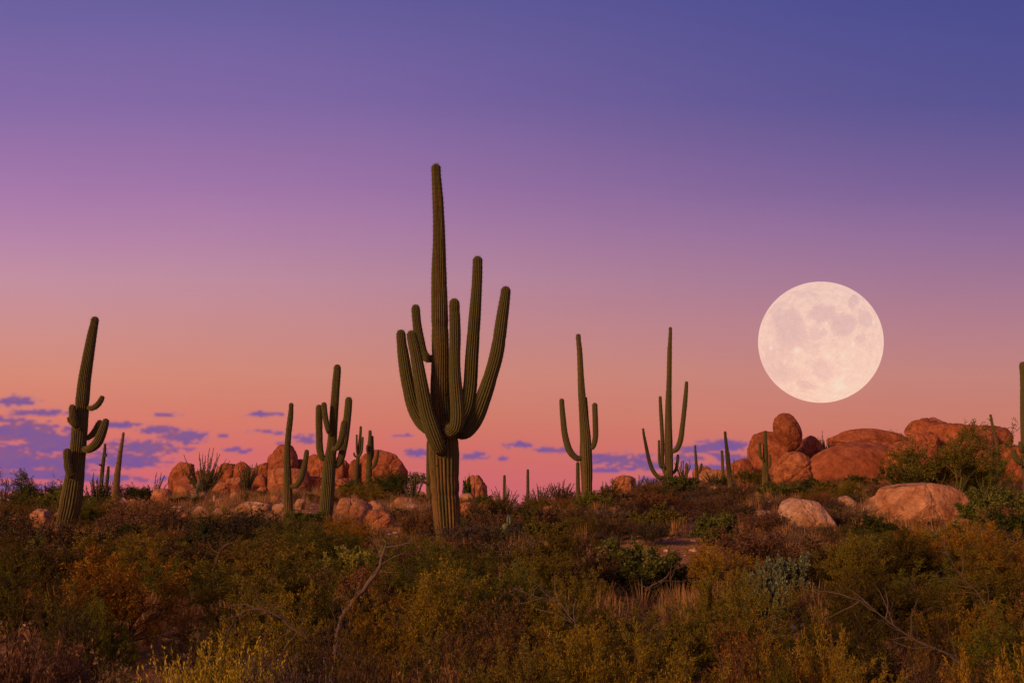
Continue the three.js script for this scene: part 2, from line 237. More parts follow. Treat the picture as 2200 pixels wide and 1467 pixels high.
// pale slabs and rocks below it
rock(506, 582, 1078, 1100, 42, 'pale', 'long flat pale slab left of the one armed saguaro base', { n: 3, cuts: 3, thick: 0.6 });
rock(437, 483, 1100, 1120, 36, 'pale', 'flat pale rock slab below the broken cactus stump', { n: 3, thick: 0.7, group: sr });
rock(468, 504, 1108, 1134, 34, 'pale', 'pale weathered rock beside the flat slab below the stump', { group: sr });
rock(416, 446, 1088, 1106, 38, 'pale', 'pale rock left of the flat slab below the stump', { group: sr });
rock(462, 488, 1072, 1090, 43, 'tan', 'tan rock just right of the broken cactus stump', { group: sr });
rock(632, 657, 1072, 1096, 42, 'pale', 'pale rock between the one armed and four armed saguaros', { group: sr });
rock(657, 684, 1107, 1130, 32, 'tan', 'pale rock at the left foot of the four armed saguaro', { group: sr });
rock(718, 742, 1110, 1126, 31, 'pale', 'small pale rock at the right foot of the four armed saguaro', { group: sr });
rock(722, 798, 1072, 1122, 34, 'tan', 'left and larger half of the split tan boulder right of the four armed saguaro', { tilt: -0.2, n: 2.6, cracks: [[0.8, 0.5, 0, 0.2, 0.05, 0.05]], detail: 20 });
rock(772, 846, 1096, 1136, 33, 'orange', 'lower right half of the split tan boulder right of the four armed saguaro', { n: 2.6, tilt: -0.12, detail: 20 });
rock(784, 832, 1078, 1112, 34.6, 'tan', 'upper piece of the split tan boulder right of the four armed saguaro', { n: 2.5, tilt: -0.25 });
rock(846, 890, 1069, 1092, 41, 'tan', 'low pale boulder left of the tall saguaro behind the brush', { group: sr });
rock(848, 904, 1082, 1106, 38, 'pale', 'flat pale rock ledge left of the tall saguaro base', { n: 3, group: sr });
rock(325, 367, 1050, 1084, 46, 'orange', 'rounded orange rock left of the ocotillo clump', { group: sr, cracks: [[0.9, 0.2, 0, 0.1, 0.05, 0.06]] });
rock(398, 416, 1060, 1078, 47, 'pale', 'small pale rock under the ocotillo clump', { group: sr });
rock(64, 106, 1094, 1138, 30, 'tan', 'tan boulder left of the leaning saguaro base', { group: sr, n: 2.6 });
rock(110, 130, 1102, 1126, 29, 'tan', 'small rock touching the leaning saguaro base', { group: sr });
rock(-6, 34, 1102, 1122, 31, 'orange', 'low rock at the left edge of the picture', { group: sr });
rock(324, 348, 1107, 1128, 34, 'orange', 'small orange rock in the brush below the rounded orange one', { group: sr });
rock(268, 293, 1072, 1090, 44, 'tan', 'small tan rock right of the slender brown saguaro', { group: sr });
rock(304, 337, 1080, 1098, 42, 'tan', 'tan rock below and left of the rounded orange one', { group: sr });
rock(198, 220, 1090, 1104, 38, 'pale', 'small pale rock right of the leaning saguaro', { group: sr });
rock(228, 256, 1100, 1114, 36, 'tan', 'flat tan rock in front of the slender brown saguaro', { group: sr });
[[438, 1066, 16, 8], [505, 1066, 22, 9], [590, 1072, 20, 8], [600, 1092, 30, 10], [545, 1108, 26, 9], [400, 1112, 24, 9], [380, 1094, 22, 8], [350, 1098, 20, 8], [520, 1122, 22, 8], [575, 1118, 20, 8], [638, 1108, 24, 9], [300, 1106, 20, 8], [426, 1122, 20, 7], [706, 1068, 26, 9], [760, 1062, 22, 8], [862, 1112, 22, 8], [900, 1066, 26, 10], [280, 1120, 22, 8]].forEach(([x, y, w, h], i) => { const d = hitGround(x, y + h); rock(x - w / 2, x + w / 2, y - h, y + h, d - 0.1, ['pale', 'tan', 'orange'][i % 3], `${['pale', 'tan', 'orange'][i % 3]} ${w > 23 ? 'flat' : 'small'} stone ${['under the green ocotillo clump', 'left of the one armed saguaro', 'at the foot of the round boulder', 'by the long pale slab', 'in front of the long pale slab', 'left of the flat slab', 'below the square boulder', 'right of the rounded orange rock', 'near the weathered rock', 'below the long pale slab', 'right of the one armed saguaro base', 'below the tan rock in the grass', 'below the flat slab', 'behind the four armed saguaro', 'in front of the cracked boulder', 'below the flat pale ledge', 'behind the tallest saguaro', 'right of the brown armless saguaro'][i]}`, { group: 'scattered stones below the left outcrop', detail: 6 }); });
// middle
rock(999, 1046, 1022, 1076, 58, 'orange', 'upright split boulder right of the tall saguaro trunk', { n: 2.8, cracks: [[1, 0.05, 0, -0.05, 0.05, 0.12]], cuts: 3 });
rock(988, 1024, 1060, 1084, 50, 'tan', 'tan rock at the foot of the upright split boulder', { group: sr });
rock(988, 1028, 1079, 1114, 40, 'orange', 'orange rock touching the tall saguaro trunk on its right', { group: sr });
rock(1316, 1368, 1022, 1072, 56, 'orange', 'rounded upright boulder between the two slender many armed saguaros', { n: 2.6, tilt: 0.1, cuts: 3 });
rock(1333, 1368, 1057, 1092, 47, 'tan', 'tan rock below the rounded upright boulder on the ridge', { group: sr });
rock(1166, 1196, 1086, 1104, 46, 'tan', 'small rock on the ridge right of the tall saguaro', { group: sr });
rock(1350, 1376, 1092, 1108, 40, 'pale', 'small pale rock in brown brush on the ridge', { group: sr });
rock(1464, 1490, 1094, 1116, 36, 'tan', 'tan rock in brown brush below the ridge', { group: sr });
[[1110, 1150, 16], [1150, 1136, 20], [1236, 1140, 18], [1300, 1190, 14], [1340, 1226, 18], [1410, 1206, 16], [1480, 1150, 20], [1500, 1132, 18], [1590, 1186, 18], [1612, 1140, 22], [1660, 1160, 16], [1706, 1156, 18], [1850, 1150, 22], [1580, 1120, 24]].forEach(([x, y, w], i) => { const d = hitGround(x, y + 4); rock(x - w / 2, x + w / 2, y - w * 0.3, y + w * 0.25, d, ['pale', 'tan'][i % 2], `${['pale', 'tan'][i % 2]} stone on bare gravel ${['below the prickly pear', 'right of the prickly pear', 'below the fork shaped saguaro', 'at the left rim of the sandy patch', 'in the lower sandy patch', 'at the right rim of the sandy patch', 'below the slim tall saguaro', 'above the rusty leaved bush', 'left of the pale sage bush', 'below the short two armed saguaro', 'above the pale sage bush', 'below the smooth sunken boulder', 'left below the largest pale boulder', 'right of the rusty leaved bush'][i]}`, { group: 'stones on the bare gravel of the right slope', detail: 6 }); });
// right outcrop
rock(1488, 1530, 1002, 1040, 66, 'orange', 'low dome boulder behind the pale ones on the ridge', { group: ro });
rock(1500, 1582, 1010, 1068, 58, 'tan', 'broad pale boulder behind the slender armless saguaro', { n: 2.8, group: ro });
rock(1519, 1548, 1045, 1070, 46, 'pale', 'small round tan rock in front of a spiky plant on the ridge', { group: ro });
rock(1556, 1620, 986, 1052, 62, 'red', 'dark red boulder at the left end of the right outcrop', { group: ro });
rock(1610, 1705, 929, 1012, 64, 'red', 'big rounded boulder carrying the balanced egg boulder', { n: 2.6, cuts: 4, group: ro, tilt: -0.15, detail: 22, perched: false });
rock(1664, 1722, 888, 972, 63.4, 'dark', 'balanced egg shaped boulder just below the moon', { thick: 0.9, n: 2.05, cuts: 1, smooth: true, amp: 0.09, perched: true, tilt: 0.22, group: ro, detail: 20 });
rock(1712, 1771, 938, 1000, 66, 'red', 'wedge shaped boulder right of the balanced egg boulder', { n: 2.8, group: ro, tilt: 0.25 });
rock(1700, 1732, 948, 984, 67, 'dark', 'small boulder in the gap behind the balanced egg boulder', { group: ro, perched: true });
rock(1658, 1740, 972, 1042, 59, 'orange', 'layered boulder behind the short two armed saguaro', { n: 3, group: ro, cracks: [[0.3, 1, 0, 0.1, 0.06, 0.08], [-0.5, 1, 0, -0.35, 0.05, 0.06]], tilt: 0.12 });
rock(1688, 2030, 957, 1280, 64, 'red', 'huge smooth red dome at the heart of the right outcrop', { n: 2.0, amp: 0.05, cuts: 0, smooth: true, calm: true, group: ro, detail: 34, thick: 0.5, cracks: [[-0.5, 0.8, 0.2, 0.3, 0.02, 0.03]] });
rock(1788, 1976, 924, 1010, 66.5, 'red', 'long curved cap slab lying on the huge red dome', { n: 2.05, amp: 0.07, cuts: 0, smooth: true, group: ro, thick: 0.5, detail: 28, perched: true, tilt: -0.1, cracks: [[0.9, 0.1, 0, 0.25, 0.02, 0.05], [1, 0.1, 0, -0.45, 0.02, 0.04], [0.1, 1, 0, 0.05, 0.04, 0.06]] });
rock(1826, 1852, 924, 944, 67, 'dark', 'small knob on the skyline above the curved cap slab', { group: ro, perched: true });
rock(1778, 1826, 934, 966, 69, 'red', 'low boulder on the skyline right of the wedge boulder', { group: ro, perched: true });
rock(1954, 2018, 926, 1000, 64.5, 'red', 'knobbly boulder right of the curved cap slab', { n: 2.4, amp: 0.14, group: ro });
rock(1952, 2070, 897, 975, 68, 'red', 'flat topped boulder capping the highest part of the right outcrop', { n: 2.6, cracks: [[0.1, 1, 0.1, -0.1, 0.04, 0.07]], group: ro, cuts: 3, perched: true, detail: 22, thick: 0.7 });
rock(1984, 2100, 910, 1000, 66, 'red', 'massive boulder under the flat topped cap of the right outcrop', { n: 2.8, group: ro, detail: 22, thick: 0.7 });
rock(1900, 2010, 950, 1060, 62.5, 'red', 'broad sloping boulder joining the dome to the highest part', { group: ro, n: 2.3, smooth: true, detail: 24 });
rock(2020, 2150, 945, 1060, 63, 'red', 'broad shoulder boulder behind the largest palo verde tree', { group: ro, n: 2.3, smooth: true, detail: 24 });
rock(2062, 2132, 914, 980, 68, 'red', 'rounded skyline boulder right of the flat topped cap', { group: ro, tilt: -0.2 });
rock(2094, 2170, 912, 990, 69.5, 'dark', 'sloping skyline boulder beside the leaning bare cactus', { group: ro, tilt: -0.3, n: 2.6 });
rock(2144, 2230, 956, 1040, 62, 'red', 'boulder at the right end of the right outcrop by the picture edge', { group: ro, tilt: -0.2 });
// right foreground
rock(1892, 2102, 1041, 1140, 29.5, 'tan', 'largest pale boulder in front with a crack across its back', { n: 2.9, amp: 0.06, cuts: 0, smooth: true, calm: true, planes: [[-0.85, 0.25, 0.45, 0.72], [0.05, 1, 0.05, 0.86], [0.75, 0.66, 0.1, 0.82], [-0.45, 0.9, 0.1, 0.86], [0.25, 0.35, 0.9, 0.82]], detail: 30, thick: 0.7, tilt: -0.1, cracks: [[0.9, 0.25, 0.3, 0.22, 0.02, 0.035]] });
rock(1676, 1803, 1075, 1150, 27.5, 'pale', 'smooth pale boulder half sunk in brown brush left of the largest one', { n: 2.6, amp: 0.06, cuts: 0, smooth: true, calm: true, planes: [[0.8, 0.6, 0.15, 0.6], [-0.1, 1, 0.15, 0.85], [-0.7, 0.5, 0.5, 0.85], [0.1, 0.5, 0.85, 0.8]], detail: 24, thick: 0.9, tilt: -0.22 });
rock(1880, 1914, 1075, 1104, 28.2, 'tan', 'angular rock against the left side of the largest pale boulder', { n: 3, group: sr });
rock(1898, 1948, 1090, 1122, 27.6, 'tan', 'rounded rock in front of the largest pale boulder', { group: sr });
rock(1912, 1930, 1080, 1092, 27.6, 'pale', 'smallest pale rock sitting by the largest pale boulder', { group: sr });
rock(1866, 1902, 1064, 1088, 29.5, 'tan', 'rock at the upper left corner of the largest pale boulder', { group: sr });
rock(1856, 1892, 1084, 1112, 28.6, 'pale', 'pale lumpy rock left of the angular one', { group: sr });
rock(1772, 1804, 1068, 1090, 30.5, 'pale', 'left rock of the pale cluster between the two front boulders', { group: sr });
rock(1800, 1842, 1066, 1098, 30, 'pale', 'right rock of the pale cluster between the two front boulders', { group: sr });
rock(1622, 1652, 1096, 1112, 29, 'pale', 'small pale rock left of the smooth sunken boulder', { group: sr });

// ---------------------------------------------------------------- saguaros
const skin = (c) => new THREE.MeshPhysicalMaterial({ specularIntensity: 0.5, color: new THREE.Color().setRGB(...c), roughness: 0.85, vertexColors: true });
const saguaroMat = skin([1, 1, 1]);
const spineMat = new THREE.MeshStandardMaterial({ color: new THREE.Color().setRGB(0.3, 0.22, 0.13), roughness: 0.9, side: THREE.DoubleSide });
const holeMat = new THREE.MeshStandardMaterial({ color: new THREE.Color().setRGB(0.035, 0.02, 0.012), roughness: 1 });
function smoothPath(pts, step) {                 // [Vector3, radius] -> evenly spaced rings
  const curve = new THREE.CatmullRomCurve3(pts.map((p) => p[0]), false, 'centripetal'), n = pts.length, L = curve.getLength(), m = Math.max(10, Math.ceil(L / step));
  curve.arcLengthDivisions = 400; curve.updateArcLengths();
  const out = [];
  for (let i = 0; i <= m; i++) { const t = curve.getUtoTmapping(i / m), s = t * (n - 1); const r = hermite(pts.map((p, k) => [k, p[1]]), s); out.push({ p: curve.getPoint(t), t: curve.getTangent(t), r: Math.max(r, 0.004), s: i / m * L, left: L - i / m * L }); }
  return out;
}
function column(pts, o) {                        // ribbed cactus column; returns { body, spines }
  const R = rng(o.seed), ribs = o.ribs, per = o.per || 6, na = ribs * per, rings = smoothPath(pts, o.step), L = rings[0].left;
  // dome: more rings near the tip
  const tipR = pts[pts.length - 1][1], base = rings.filter((q) => q.left > tipR * 1.05), last = [];
  const curve = new THREE.CatmullRomCurve3(pts.map((p) => p[0]), false, 'centripetal');
  for (let k = 0; k <= 8; k++) { const a = k / 8 * Math.PI / 2, left = tipR * (1 - Math.sin(a)), q = curve.getPointAt(1 - left / L), f = Math.max(Math.cos(a), 0.03); last.push({ p: q, t: curve.getTangentAt(1 - left / L), r: tipR * f, s: L - left, left, dome: Math.sin(a) }); }
  const all = base.concat(last), bands = []; for (let s = 0.3 + R() * 0.5; s < L; s += 0.25 + R() * 0.8) bands.push([s, 0.015 + 0.075 * Math.pow(R(), 2), 0.03 + R() * 0.05]);
  let nrm = V(1, 0, 0); { const t = all[0].t; nrm = Math.abs(t.x) > 0.9 ? V(0, 0, 1) : V(1, 0, 0); nrm.addScaledVector(t, -nrm.dot(t)).normalize(); }
  const pos = [], col = [], idx = [], spos = [], sidx = [], ph0 = R() * 6.28, sd = o.seed * 1.37; let nextSp = 0.05;
  const A = o.green || [0.062, 0.073, 0.022];
  all.forEach((q, j) => {
    nrm.addScaledVector(q.t, -nrm.dot(q.t)).normalize(); const bin = V(0, 0, 0).crossVectors(q.t, nrm);
    let rr2 = q.r * (1 + 0.035 * fbm(q.s * 1.6, sd, 2.2, 3)), dark = 0;
    for (const [s, a, w] of bands) { const e = Math.exp(-Math.pow((q.s - s) / w, 2)); rr2 *= 1 - a * e; dark = Math.max(dark, e * a / 0.06); }
    const depth = o.depth || 0.2;
    for (let i = 0; i <= na; i++) {
      const a = (i % na) / na * Math.PI * 2 + ph0, w = Math.abs(Math.cos((i % na) / per * Math.PI)), rib = 1 - depth + depth * Math.pow(w, 0.75), wob = 1 + 0.02 * N3(Math.cos(a) * 2 + sd, q.s * 2.5, Math.sin(a) * 2);
      const x = Math.cos(a) * rr2 * rib * wob, y = Math.sin(a) * rr2 * rib * wob;
      pos.push(q.p.x + nrm.x * x + bin.x * y, q.p.y + nrm.y * x + bin.y * y, q.p.z + nrm.z * x + bin.z * y);
      // tan spine pads along the ridges, corky brown streaks low on old trunks and scattered scars
      const ridge = Math.pow(w, 5) * 0.42 * (0.7 + 0.3 * Math.sin(q.s * 160 + i));
      const streak = fbm(Math.cos(a) * 7 + sd, q.s * 0.9, Math.sin(a) * 7, 3);
      let cork = o.cork ? sstep(0.02, 0.2, streak + mix(0.26, -0.45, clamp(q.s / o.cork))) : 0; cork = Math.max(cork, (o.rust || 0) * sstep(0.03, 0.22, fbm(Math.cos(a) * 1.6 + sd, q.s * 0.35, Math.sin(a) * 1.6, 4)));
      const scar = Math.max(sstep(0.34, 0.4, N3(Math.cos(a) * 5 + sd, q.s * 5.2, Math.sin(a) * 5)) * 0.8, sstep(0.42, 0.5, N3(Math.cos(a) * 11 + sd, q.s * 14, Math.sin(a) * 11)) * 0.8, dark * 0.3);
      const tone = 1 + 0.3 * fbm(Math.cos(a) * 1.3 + sd, q.s * 0.8, Math.sin(a) * 1.3, 3);
      const cr = mix(mix(A[0] * tone, 0.15, ridge), 0.19, cork * 0.8), cg = mix(mix(A[1] * tone, 0.125, ridge), 0.115, cork * 0.8), cb = mix(mix(A[2] * tone, 0.05, ridge), 0.04, cork * 0.8);
      col.push(mix(cr, 0.07, scar), mix(cg, 0.045, scar), mix(cb, 0.025, scar));
      if (o.spine && i % per === 0 && i < na && q.s > nextSp && !(q.dome > 0.97)) {
        const out = nrm.clone().multiplyScalar(Math.cos(a)).addScaledVector(bin, Math.sin(a)); if (q.dome) out.addScaledVector(q.t, q.dome * 1.6).normalize();
        const tn = V(0, 0, 0).crossVectors(q.t, out), P0 = V(pos[pos.length - 3], pos[pos.length - 2], pos[pos.length - 1]);
        for (let k = 0; k < o.spine.n; k++) { const dir = out.clone().addScaledVector(tn, (R() - 0.5) * 1.7).addScaledVector(q.t, (R() - 0.45) * 1.7).normalize(), l = o.spine.len * (0.6 + R() * 0.8), sw = tn.clone().multiplyScalar(o.spine.w), b0 = spos.length / 3; spos.push(P0.x - sw.x, P0.y - sw.y, P0.z - sw.z, P0.x + sw.x, P0.y + sw.y, P0.z + sw.z, P0.x + dir.x * l, P0.y + dir.y * l, P0.z + dir.z * l); sidx.push(b0, b0 + 1, b0 + 2); }
      }
    }
    if (o.spine && q.s > nextSp) nextSp = q.s + o.spine.step;
    if (j) for (let i = 0; i < na; i++) { const a = (j - 1) * (na + 1) + i, b = a + na + 1; idx.push(a, a + 1, b, b, a + 1, b + 1); }
  });
  const body = new THREE.BufferGeometry(); body.setAttribute('position', new THREE.Float32BufferAttribute(pos, 3)); body.setAttribute('color', new THREE.Float32BufferAttribute(col, 3)); body.setIndex(idx); body.computeVertexNormals();
  let spines = null; if (spos.length) { spines = new THREE.BufferGeometry(); spines.setAttribute('position', new THREE.Float32BufferAttribute(spos, 3)); spines.setIndex(sidx); spines.computeVertexNormals(); }
  return { body, spines };
}
const cactusSpots = [];
let cacSeed = 10;
// trunk and arms: rows of [pixel x, pixel y, width in pixels, metres nearer than the trunk], from the foot up
function saguaro(depth, trunk, arms, label, o = {}) {
  const k = perPx(depth), f = trunk[0], foot = at(f[0], f[1], depth), gy = ground(foot.x, foot.z);
  const base = V(foot.x, gy, foot.z), th = thing(o.name || 'saguaro_cactus', label, 'cactus', base, o.group || 'saguaro cacti on the hillside');
  const near = depth < 30, ribs = o.ribs || (near ? 22 : 16), step = near ? 0.05 : 0.09, per = near ? 6 : 4;
  const conv = (rows) => rows.map(([x, y, w, dz = 0]) => [at(x, y, depth - dz).sub(base), w / 2 * k * (depth - dz) / depth]);
  const tp = conv(trunk); const low = tp[0][0].clone(); if (low.y > -0.15) { tp.unshift([V(low.x * 0.98, Math.min(-0.25, low.y - 0.2), low.z), tp[0][1] * 1.02]); }
  const spine = o.spine === false ? null : near ? { n: 4, len: 0.045, w: 0.0022, step: 0.055 } : { n: 3, len: 0.06, w: 0.004, step: 0.14 };
  const put = (name, rows, oo) => { const c = column(rows, { seed: ++cacSeed, step, per, ribs, spine, green: o.green, ...oo }); const m = mesh(name, c.body, saguaroMat, th); if (c.spines) { const s = mesh('spines', c.spines, spineMat, m); s.userData.kind = 'stuff'; } return m; };
  const tm = put('trunk', tp, { cork: o.cork ?? 2.2, rust: o.rust });
  for (const a of arms) put('arm', conv(a), { ribs: Math.round(ribs * 0.72), depth: 0.22 });
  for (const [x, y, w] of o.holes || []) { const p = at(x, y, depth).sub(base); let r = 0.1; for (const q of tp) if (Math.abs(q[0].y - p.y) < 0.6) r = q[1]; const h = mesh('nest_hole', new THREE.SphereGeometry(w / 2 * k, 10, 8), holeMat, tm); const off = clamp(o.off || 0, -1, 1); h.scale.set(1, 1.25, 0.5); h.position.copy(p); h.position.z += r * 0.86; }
  cactusSpots.push([base.x, base.z, tp[1][1] * 1.3, label]);
  return th;
}
// the tall one
saguaro(22, [[962, 1172, 48], [960, 1123, 56], [955, 1035, 62], [953, 964, 66], [951, 930, 58], [948, 895, 46], [945, 840, 42], [946, 760, 38], [944.5, 680, 37], [943, 584, 33], [943, 500, 27], [940.3, 425, 24], [937, 375, 21], [936.5, 352, 21]], [
  [[955, 966, 18, 0.12], [947, 968, 26, 0.34], [935, 942, 34, 0.42], [918, 893, 33, 0.42], [905, 830, 30, 0.4], [893, 762, 26, 0.36], [885, 726, 22, 0.34], [882.5, 710, 21, 0.34]],
  [[948, 930, 22, -0.1], [926, 924, 27, -0.08], [906, 906, 31, -0.1], [890, 878, 30, -0.12], [877, 830, 28, -0.14], [867, 770, 26, -0.16], [861.5, 724, 21, -0.16], [861, 708, 20, -0.16]],
  [[938, 766, 12, -0.05], [921, 771, 17, -0.1], [909, 760, 21, -0.15], [902, 735, 22, -0.17], [896, 700, 20, -0.18], [893, 668, 19, -0.18], [892.5, 654, 18, -0.18]],
  [[958, 915, 20, 0.1], [968, 926, 26, 0.36], [980, 918, 31, 0.48], [983, 895, 32, 0.48], [981, 857, 30, 0.46], [976.5, 790, 26, 0.42], [977.5, 720, 25, 0.4], [976, 656, 24, 0.38], [976, 641, 23, 0.38]],
  [[965, 912, 20, -0.15], [986, 908, 28, -0.3], [1001, 880, 31, -0.34], [1009, 838, 31, -0.36], [1014, 762, 29, -0.36], [1021, 665, 26, -0.36], [1025, 600, 23, -0.36], [1026, 564, 22, -0.36], [1026, 550, 22, -0.36]],
  [[972, 926, 22, 0.05], [996, 930, 29, 0.12], [1016, 908, 35, 0.12], [1037, 858, 35, 0.12], [1055, 804, 31, 0.12], [1067, 760, 30, 0.12], [1079, 680, 27, 0.12], [1086, 630, 22, 0.12], [1087, 615, 22, 0.12]],
], 'tallest saguaro with six upcurved arms standing in the middle of the picture', { ribs: 24, cork: 4.6, rust: 0.8, holes: [[957, 848, 5], [953, 895, 6], [930, 812, 4], [941, 1002, 4], [946, 560, 3], [938, 600, 3], [950, 700, 3.5]] });
// leaning one on the left
saguaro(24, [[140, 1130, 40], [150, 1085, 46], [159, 1027, 40], [164, 990, 34], [167.5, 953, 33], [171, 909, 33], [176, 861, 29], [180.4, 817, 26.5], [188, 769, 24], [197, 717, 20], [202, 692, 17], [203.5, 680, 17]], [
  [[188, 876, 9, 0.05], [197, 877, 11, 0.1], [208, 870, 13, 0.12], [216, 859, 12, 0.12], [220, 850, 11, 0.12]],
  [[180, 966, 14, 0.1], [193, 964, 17, 0.22], [207, 952, 21, 0.28], [217, 932, 20, 0.28], [224, 912, 16, 0.28], [228, 899, 14, 0.28]],
  [[180, 944, 8, 0], [192, 938, 12, -0.1], [203, 927, 15, -0.12], [212, 910, 14, -0.12], [215, 902, 12, -0.12]],
  [[168, 921, 8, 0.12], [162, 914, 13, 0.24], [157, 900, 17, 0.28], [155, 884, 16, 0.28], [153.5, 869, 14, 0.28]],
  [[158, 914, 8, 0.24], [152, 908, 9, 0.27], [148, 902, 9, 0.27], [147, 895, 8, 0.27]],
  [[162, 1024, 10, 0.12], [152, 1021, 15, 0.26], [146, 1006, 17, 0.3], [144, 985, 17, 0.3], [142.5, 963, 16, 0.3]],
], 'leaning saguaro with short stubby arms at the left side of the picture', { cork: 1.9, green: [0.08, 0.088, 0.028], holes: [[178, 975, 3]] });
// four armed one
saguaro(27, [[697, 1140, 29], [701, 1085, 30], [704.4, 1040, 29], [707.4, 995, 27], [712, 962, 22], [715, 920, 19], [718.5, 866, 18], [722.4, 815, 17], [724, 796, 16], [724.2, 782.6, 16]], [
  [[702, 986, 9, 0], [693, 985, 13, 0.05], [687, 968, 15, 0.05], [685.5, 940, 15, 0.05], [685, 905, 15, 0.05], [685, 869, 14, 0.05]],
  [[710, 934, 7, 0.1], [705, 926, 10, 0.22], [700, 905, 12, 0.24], [697, 885, 12, 0.24], [695, 864, 12, 0.24]],
  [[714, 1000, 10, 0], [724, 999, 14, -0.05], [732, 984, 16, -0.06], [739, 950, 17, -0.06], [744, 912, 17, -0.06], [748, 872, 16, -0.06], [749, 852.5, 15, -0.06]],
  [[714, 966, 8, 0.12], [724, 962, 12, 0.26], [732, 945, 14, 0.3], [737, 922, 14, 0.3], [740, 902, 13, 0.3]],
], 'medium saguaro with four upright arms between the left outcrop and the tallest one', { green: [0.078, 0.09, 0.028], holes: [[710, 1003, 3], [716, 945, 2.5]] });
// one armed one
saguaro(32, [[619, 1100, 20], [618, 1060, 19], [617.4, 1025, 17], [616.5, 980, 14], [619, 935, 13], [623.4, 896, 12], [625, 875, 10], [625, 865, 10]], [
  [[624, 1044, 8, 0.05], [634, 1045, 11, 0.1], [645, 1030, 13, 0.1], [654, 998, 12, 0.1], [658, 975, 11, 0.1], [658.5, 966, 11, 0.1]],
], 'saguaro with a single curved arm in front of the big round boulder', { holes: [[614, 1022, 2.5]] });
saguaro(52, [[764, 1050, 10], [764.4, 1035, 10], [767.4, 995, 9], [772, 956, 7], [774.4, 925, 5.5], [774.6, 915, 5]], [
  [[769, 980, 4, 0], [766.5, 970, 4.5, 0.1], [766, 950, 4.5, 0.1], [766, 933, 4, 0.1]],
  [[771, 982, 4, 0.1], [776, 972, 5, 0.2], [778, 955, 5, 0.2], [779, 938, 4.5, 0.2]],
  [[766, 982, 3, 0], [761.5, 979, 4, 0.05], [760, 972, 4, 0.05]],
], 'small slender saguaro with close set arms left of the red dome boulder');
saguaro(50, [[791.5, 1055, 13], [791.4, 1043, 13], [792.5, 1010, 13], [793.5, 965, 12], [794.6, 940, 8], [794.7, 924, 7]], [
  [[791, 975, 5, 0.1], [788.5, 966, 5, 0.2], [789, 956, 5, 0.2]],
  [[795, 990, 5, -0.1], [800, 980, 5.5, -0.2], [800, 955, 5.5, -0.2], [799.8, 936, 5, -0.2]],
  [[796, 1006, 6, 0], [803, 1001, 8, 0.05], [808, 988, 8.5, 0.05], [811, 975, 6, 0.05], [812.4, 966, 5, 0.05]],
], 'pitted saguaro with short arms in front of the red dome boulder', { holes: [[795, 1012, 2.2], [790, 1005, 2.2], [797, 1020, 2.2]] });
saguaro(34, [[246, 1090, 16], [247, 1070, 15.5], [250.4, 1026, 13.6], [257.7, 971, 9], [263, 940, 6], [264.4, 928, 5]], [], 'slender tapering brown armless saguaro right of the leaning one', { cork: 7, green: [0.16, 0.13, 0.06] });
saguaro(36, [[215, 1085, 10], [216.5, 1038, 9], [221, 990, 8], [224, 965, 6], [224.6, 953, 5]], [[[224, 980, 3, 0.05], [227, 978, 3.5, 0.08], [228, 974, 3, 0.08]], [[217, 1000, 3, 0.05], [214, 999, 3.5, 0.08], [213, 996, 3, 0.08]]], 'thin saguaro with bud like stubs just right of the leaning one');
saguaro(37, [[226, 1085, 9], [228, 1045, 8], [231, 1015, 6.5], [232, 1001, 5]], [], 'shortest thin armless saguaro between the two thin ones beside the leaning one');
// ridge, right of the tall one
saguaro(38, [[1261, 1062, 23], [1260.5, 1016, 25], [1259, 980, 27], [1257.5, 935, 23], [1253.6, 890, 19], [1250, 845, 16], [1247.6, 800, 13.5], [1245.5, 755, 12], [1242.8, 728, 11], [1242.5, 717, 11]], [
  [[1252, 983, 10, 0], [1241, 985, 13, 0.05], [1225, 970, 15, 0.08], [1214.6, 938, 14, 0.08], [1209.5, 896, 12.5, 0.08], [1207.3, 868, 11, 0.08], [1207, 856, 11, 0.08]],
  [[1263, 963, 8, 0.02], [1272, 962, 11, 0.08], [1278.5, 946, 12, 0.1], [1279.2, 905, 12.5, 0.1], [1278.2, 876, 12, 0.1], [1278, 865, 12, 0.1]],
  [[1260, 950, 5, -0.2], [1265, 935, 6, -0.35], [1262.5, 905, 6.5, -0.36], [1260.5, 875, 6, -0.36], [1259, 853, 5, -0.36]],
], 'saguaro with two long arms held out like a fork on the ridge', { holes: [[1251, 835, 3]], rust: 0.5 });
